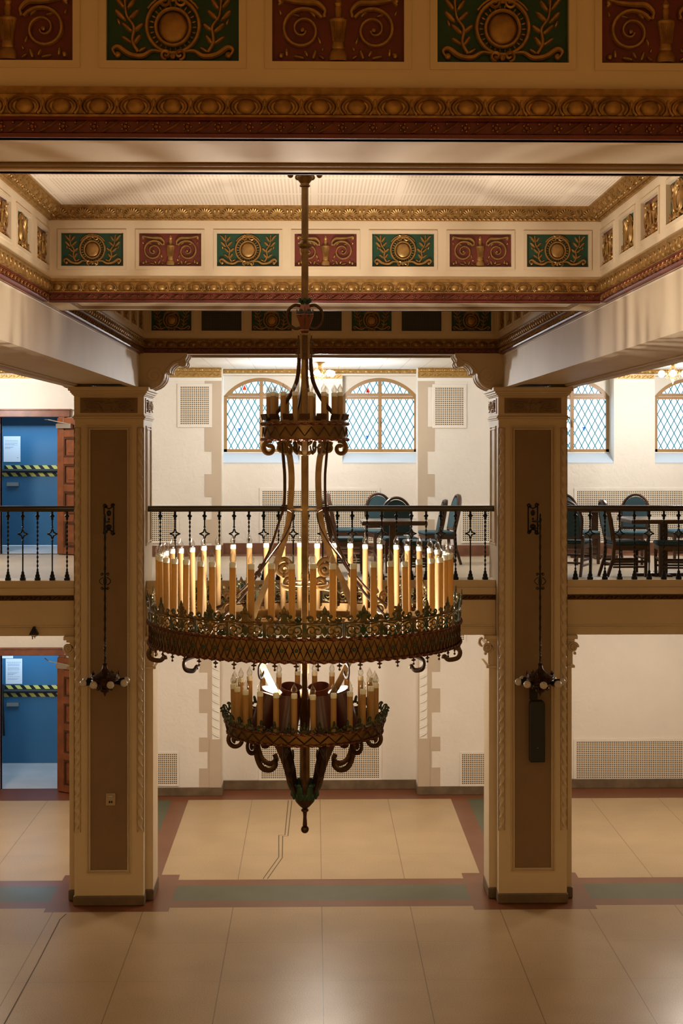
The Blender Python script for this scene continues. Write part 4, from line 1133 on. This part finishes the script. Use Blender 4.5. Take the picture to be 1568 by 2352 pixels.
for a in (0,):
    m.tube(spiral(RS - .045, y2_ - .032, .052, .012, PI * .35, -1.35, 30), (.013, .004), 6, ref=(0, 1, 0), T=Rz(a)); m.sph((RS - .06, 0, y2_ - .03), .010, 6, 5, T=Rz(a))
around(m, 'rim_scroll', 'bronzedark', 12, PI / 12); m = MB()
for a in (0,):
    m.tube(smoothpath([(.27, 0, y2_ + .01), (.305, 0, y2_ - .05), (.30, 0, y2_ - .13), (.27, 0, y2_ - .195), (.22, 0, y2_ - .215), (.185, 0, y2_ - .19), (.195, 0, y2_ - .155)], 5), (.016, .005), 6, ref=(0, 1, 0), T=Rz(a))
    m.tube(spiral(.25, y2_ - .055, .035, .01, 0, 1.3, 24), (.013, .004), 6, ref=(0, 1, 0), T=Rz(a))
around(m, 'basket_scroll', 'bronzedark', 8, PI / 8)
for i in range(8):
    m = MB(); m.tube(smoothpath([(.33, 0, y2_ + .02), (.235, 0, 3.70), (.18, 0, 3.65), (.14, 0, 3.57), (.108, 0, 3.48), (.085, 0, 3.39), (.05, 0, 3.33)], 5), (.015, .009), 4, ref=(0, 1, 0), sq=True, T=Rz(i * PI / 4)); cbuild(m, 'basket_arm', 'bronzedark', smooth=False)
m = MB()
for k in (0, 1):
    for i in range(8):
        a = i * PI / 4 + (PI / 8 if k else 0); T_ = Rz(a) @ Tr(.070 + .006 * k, 0, 3.355) @ Ry(.12)
        m.sph((0, 0, 0), (.010, .024, .050), 8, 6, T=T_)
        m.sph((.008, 0, .045), (.012, .018, .012), 6, 5, T=T_)
        for s in (-1, 1): m.sph((.004, s * .018, -.02), (.006, .010, .014), 6, 4, T=T_)
cbuild(m, 'leaf_cup', 'verdi')
m = MB()
m.lathe([(.07, 3.33), (.055, 3.29), (.03, 3.262), (.014, 3.25), (.022, 3.243), (.022, 3.235), (.012, 3.225), (.010, 3.20), (.0135, 3.15), (.010, 3.145)], 20)
m.sph((0, 0, 3.126), .0235, 14, 10)
cbuild(m, 'bottom_finial', 'bronzedark')
# --- up-light cans standing in the lower ring
P_SPOT = 225
for i in range(8):
    a = PI / 8 + i * PI / 4                      # azimuth
    tilt = math.radians(-18)
    R_ = .275
    c = bpy.data.objects.new('spotlight_can', None); COL.objects.link(c); c.parent = ch
    c.location = (R_ * math.cos(a), R_ * math.sin(a), y2_ + .03)
    c.rotation_mode = 'XYZ'; c.rotation_euler = (0, tilt, a)
    m = MB(); m.lathe([(.0, 0), (.058, 0), (.062, .02), (.064, .20), (.066, .20), (.066, .205), (.0615, .205), (.060, .03), (0, .03)], 22); m.build('can', 'maroon', c)
    back_off = i not in (0, 3, 4)
    m = MB(); m.sph((0, 0, .11), (.045 if not back_off else .02, .045 if not back_off else .02, .02), 14, 6)
    if not back_off: m.lathe([(.050, .115), (.050, .16), (.058, .185)], 18, cap=False)
    m.build('reflector_lamp', 'offbulb' if back_off else 'litspot', c)
    if not back_off:
        L = light('spot_lamp', 'SPOT', (0, 0, .215), P_SPOT, (1.0, .92, .84), .03, rot=(PI, 0, 0), spot=math.radians(135), blend=.5)
        L.parent = c

# ------------------------------------------------------------------ column pendant lamps
def pendant(label, colx, ph, cxp, topy, flip):
    X = P(cxp, 0, 16.44)[0]; off = X
    t = thing('pendant_lamp', label, 'lamp', (X, 16.44, 0))
    zt_ = P(cxp, 1200, 16.44)[1]
    # bracket on the column face
    bxk = colx - X; y_ = CY - 16.44 - .008
    m = MB()
    for s in (-1, 1):
        m.tube([(bxk + s * .055, y_, 4.37), (bxk + s * .055, y_, 4.68)], .008, 6)
        for z_, sg in ((4.69, 1), (4.37, -1)):
            m.tube(spiral(bxk + s * .045, z_, .024, .006, 0, s * sg * 1.3, 16, y_), .008, 5, ref=(0, 1, 0))
    m.sph((bxk, y_, 4.60), (.026, .012, .035), 8, 6); m.sph((bxk, y_, 4.53), (.012, .01, .014), 6, 5); m.sph((bxk, y_, 4.44), (.035, .012, .03), 8, 6)
    m.tube([(bxk - .05, y_, 4.68), (bxk, y_, 4.65), (bxk + .05, y_, 4.68)], .007, 5); m.tube([(bxk - .05, y_, 4.38), (bxk, y_, 4.41), (bxk + .05, y_, 4.38)], .009, 5)
    m.tube([(bxk, y_, 4.50), (0, 0, 4.52)], .010, 8); m.tube(smoothpath([(bxk, y_, 4.42), (bxk * .5, y_ * .5, 4.43), (0, 0, 4.50)], 5), .008, 6)
    m.sph((0, 0, 4.54), (.02, .02, .03), 8, 6); m.sph((0, 0, 4.59), (.012, .012, .025), 8, 6)
    m.build('wall_bracket', 'iron', t)
    zl = P(cxp, 1525, 16.44)[1]
    m = MB(); n_ = 90; m.tube([(0, 0, zl + (4.55 - zl) * i / n_) for i in range(n_ + 1)], (.014, .010), 6, twist=.5)
    zk = P(cxp, 1335, 16.44)[1]; m.sph((0, 0, zk), (.02, .02, .06), 10, 8)
    for s in (-1, 1):
        m.tube([(s * (.022 + .042 * math.sin(PI * i / 14)), 0, zk - .045 + .09 * i / 14) for i in range(15)], .005, 5)
        for u in (-1, 1): m.tube(spiral(s * .032, zk + u * .078, .018, .005, PI if s > 0 else 0, -s * u * 1.3, 16), .005, 5, ref=(0, 1, 0))
    m.build('hanging_rod', 'iron', t)
    zb_ = P(cxp, 1566, 16.44)[1]
    m = MB()
    m.lathe([(.012, zl + .01), (.028, zl), (.02, zl - .012), (.026, zl - .02), (.03, zl - .045), (.05, zl - .075), (.10, zl - .115), (.145, zl - .135), (.155, zl - .15), (.15, zl - .175), (.16, zl - .19), (.155, zl - .215), (.12, zl - .235), (.05, zl - .245), (.045, zl - .27), (.06, zl - .285), (.05, zl - .315), (.02, zl - .33), (.012, zl - .35), (0, zl - .375)], 24)
    for i in range(8):
        a = i * PI / 4 + PI / 8; m.prism([(-.02, 0), (.02, 0), (.025, .03), (.008, .03), (0, .055), (-.008, .03), (-.025, .03)], -.004, .004, T=Rz(a) @ Tr(0, -.155, zl - .14))
        m.tube(spiral(.085, zl - .275, .028, .006, PI / 2, 1.3, 18), .0045, 5, ref=(0, 1, 0), T=Rz(a))
    m.build('lamp_body', 'bronzedark', t)
    mc = MB().lathe([(.018, -.08), (.03, -.06), (.034, -.02), (.036, 0)], 12).mesh('bulb_cup', 'iron')
    mbm = MB().sph((0, 0, .012), .043, 14, 9).mesh('frosted_globe', 'frost')
    for i in range(8):
        a = ph + i * PI / 4
        g = inst('globe_bulb', mbm, t, (.235 * math.cos(a), .235 * math.sin(a), zb_), rot=(0, PI / 2, a)); inst('bulb_cup', mc, g)
pendant('unlit pendant lamp with frosted globes hanging before the left column', CXL, PI / 8, 241, 0, 0)
pendant('unlit pendant lamp with frosted globes hanging before the right column, above the speaker', CXR, 0, 1240, 0, 0)
# speaker
sx = P(1231.5, 0, 16.8)[0]; z_t = P(1231, 1608, 16.78)[1]; z_b = P(1231, 1748, 16.78)[1]
t = thing('column_speaker', 'tall black column speaker mounted on the right column', 'speaker', (sx, 16.76, z_b))
m = MB(); H = z_t - z_b; m.prism([(-.088, 0), (.088, 0), (.088, H - .03), (.07, H), (-.07, H), (-.088, H - .03)], -.06, .06); m.build('cabinet', 'black', t, bevel=.012, smooth=False)
m = MB(); m.box(-.07, .005, -.02, .13, H, H + .12); m.build('mounting_bracket', 'iron', t, smooth=False)
m = MB(); m.sph((-.0, -.062, .17), .005, 8, 6); m.build('indicator', 'plate', t)
# switch plate
x0, z1p = P(243, 1822, 16.88); x1, z0p = P(265, 1850, 16.88)
t = thing('switch_plate', 'pale metal switch plate low on the left column', 'switch', ((x0 + x1) / 2, 16.885, z0p))
m = MB(); W, H = x1 - x0, z1p - z0p; m.box(-W / 2, W / 2, -.012, .01, 0, H); m.build('plate', 'plate', t, bevel=.004, smooth=False)
m = MB(); m.box(-.03, .03, -.03, -.012, H - .045, H - .02); m.build('cover', 'steel', t, bevel=.004, smooth=False)
m = MB(); m.box(-.02, -.002, -.016, -.012, .03, .055); m.box(.006, .022, -.016, -.012, .03, .055); m.build('slots', 'iron', t, smooth=False)

# ------------------------------------------------------------------ aisle ceiling lights
def fixture(label, x, y=20.65, group=None):
    t = thing('ceiling_light', label, 'ceiling light', (x, y, 6.6))
    m = MB(); m.lathe([(.085, 0), (.083, -.012), (.045, -.03), (.03, -.055), (.034, -.085), (.06, -.12), (.085, -.14), (.09, -.17), (.06, -.19), (.035, -.215), (.04, -.24), (.02, -.27), (.008, -.30), (0, -.32)], 20)
    for i in range(6):
        a = i * PI / 3 + .3; m.tube([(.07, 0, -.15), (.11, 0, -.155), (.14, 0, -.16)], .012, 6, T=Rz(a))
        m.tube(spiral(.10, -.215, .028, .006, PI / 2, 1.4, 18), .004, 5, ref=(0, 1, 0), T=Rz(a)); m.prism([(-.012, 0), (.012, 0), (.016, .025), (0, .05), (-.016, .025)], -.003, .003, T=Rz(a) @ Tr(0, -.09, -.14))
    m.build('lamp_body', 'bronze', t)
    me = MB().sph((0, 0, 0), .046, 14, 9).mesh('lit_globe', 'lit')
    for i in range(6):
        a = i * PI / 3 + .3; inst('lit_globe', me, t, (.185 * math.cos(a), .185 * math.sin(a), -.165))
    L = light('fixture_light', 'POINT', (0, 0, -.42), P_UP, LAMPW, .12); L.parent = t
fixture('lit ceiling light with glowing globes seen just behind the chandelier post', .075)
fixture('lit ceiling light with glowing globes at the right edge, before the far right window', 5.17)
fixture('lit ceiling light with glowing globes in the bay above the blue door', -5.05)

# ------------------------------------------------------------------ dining chairs and tables on the balcony
FZ = 3.70
def make_chair():
    t = thing('dining_chair', 'x', 'chair')
    hb = .985; bw = .205
    # backrest tilts backwards towards +y ; chair faces -y
    def tilt(y, z): return y + max(0, z - .45) * .20
    m = MB()
    outl = []
    for i in range(25):
        a = PI * i / 24; outl.append((bw * .88 * math.cos(a), .72 + (hb - .72 - .03) * math.sin(a)))
    outl = [(bw * .80, .52)] + outl + [(-bw * .80, .52)]
    vs = []; fs = []; n = len(outl)
    for dy in (-.03, .025):
        for x, z in outl: vs.append((x, tilt(.20 + dy, z), z))
    fs = [tuple(range(n)), tuple(range(2 * n - 1, n - 1, -1))] + [(i, i + n, (i + 1) % n + n, (i + 1) % n) for i in range(n)]
    m.add(vs, fs); m.build('backrest', 'teal', t)
    m = MB(); pts = [(-bw * .86, tilt(.2, .50), .50)] + [(-bw * math.cos(a), tilt(.20, .72 + (hb - .72) * math.sin(a)), .72 + (hb - .72) * math.sin(a)) for a in [PI * i / 24 for i in range(25)]] + [(bw * .86, tilt(.2, .50), .50)]
    m.tube(pts, (.020, .034), 6, ref=(0, 1, 0)); m.box(-bw * .85, bw * .85, .19, .235, .485, .53); m.build('back_frame', 'wood', t)
    m = MB(); m.box(-.225, .225, -.24, .20, .42, .475); o = m.build('seat', 'teal', t, bevel=.024)
    m = MB(); m.box(-.22, .22, -.225, .21, .365, .425); m.build('seat_rail', 'wood', t, bevel=.004, smooth=False)
    for s in (-1, 1):
        m = MB(); m.tube([(s * .20, -.205, 0), (s * .205, -.205, .40)], [(.016, .016), (.021, .021)], 4, sq=True, ref=(0, 1, 0)); m.build('leg', 'wood', t, smooth=False)
        m = MB(); m.tube([(s * .195, .30, 0), (s * .20, .22, .25), (s * .203, .205, .45), (s * .203, .215, .54)], [(.015, .017), (.019, .02), (.02, .02), (.018, .018)], 4, sq=True, ref=(0, 1, 0)); m.build('leg', 'wood', t, smooth=False)
    m = MB()
    for s in (-1, 1):
        m.box(s * .20 - .010, s * .20 + .010, -.20, .22, .20, .232); m.box(s * .20 - .010, s * .20 + .010, -.20, .22, .135, .16)
    m.box(-.20, .20, -.215, -.195, .24, .265); m.box(-.20, .20, .22, .24, .17, .195); m.build('stretcher', 'wood', t, smooth=False)
    return t
proto = make_chair(); first = [True]
def chair(label, px, Y, face, group='teal dining chairs on the balcony'):
    """face: direction the sitter looks, degrees, 0 = away from the camera (+y), 90 = to the right"""
    o = proto if first[0] else copy_tree(proto); first[0] = False
    o.location = (P(px, 0, Y)[0], Y, FZ); o.rotation_euler = (0, 0, PI - math.radians(face))
    o['label'] = label; o['group'] = group
def table(label, px, Y, W, D, legs=False):
    t = thing('dining_table', label, 'table', (P(px, 0, Y)[0], Y, FZ))
    m = MB(); m.box(-W / 2, W / 2, -D / 2, D / 2, .735, .755); m.build('tabletop', 'tabletop', t, bevel=.004, smooth=False)
    m = MB(); m.box(-W / 2 - .008, W / 2 + .008, -D / 2 - .008, D / 2 + .008, .70, .745); m.build('edge', 'wood', t, bevel=.004, smooth=False)
    m = MB(); m.box(-.05, .05, -.05, .05, .03, .71); m.build('pedestal', 'wood', t, smooth=False)
    m = MB(); m.box(-.36, .36, -.04, .04, 0, .045); m.box(-.04, .04, -.36, .36, 0, .045); m.build('foot', 'wood', t, bevel=.012, smooth=False)
table('square dining table seen through the middle railing, between the chairs', 903, 18.2, .80, .70)
chair('teal chair in profile against the wide vent, farthest left of the middle group', 800, 21.3, 90)
chair('teal chair of the middle group with its seat showing lowest, just left of the table', 795, 19.2, 90)
chair('chair with rounded grey-green back standing behind the table of the middle group', 882, 21.0, 165)
chair('chair with dark rounded back just behind the table of the middle group', 917, 19.3, 175)
chair('teal chair leaning back in profile, nearest right of the table in the middle group', 968, 18.55, 270)
chair('chair in profile at the far right of the middle group, its top above the handrail', 1004, 20.6, 262)
table('pedestal table behind the right railing, close to the right column', 1364, 21.7, .64, .6)
table('long dining table behind the right railing, at the right edge of the view', 1522, 18.6, 1.0, .9)
chair('rounded chair just right of the right column, its back grey against the vent', 1327, 20.6, 150)
chair('dark-backed chair just right of the right column, nearest the railing', 1312, 18.7, 25)
chair('teal-backed chair on the far side of the long table', 1449, 20.6, 205)
chair('teal chair in profile behind the right railing, left end of the long table', 1436, 18.45, 86)
chair('teal chair at the right edge of the view with only its seat side showing', 1548, 18.3, 275)
chair('chair in dark profile beyond the long table, near the right edge', 1567, 20.9, 262)
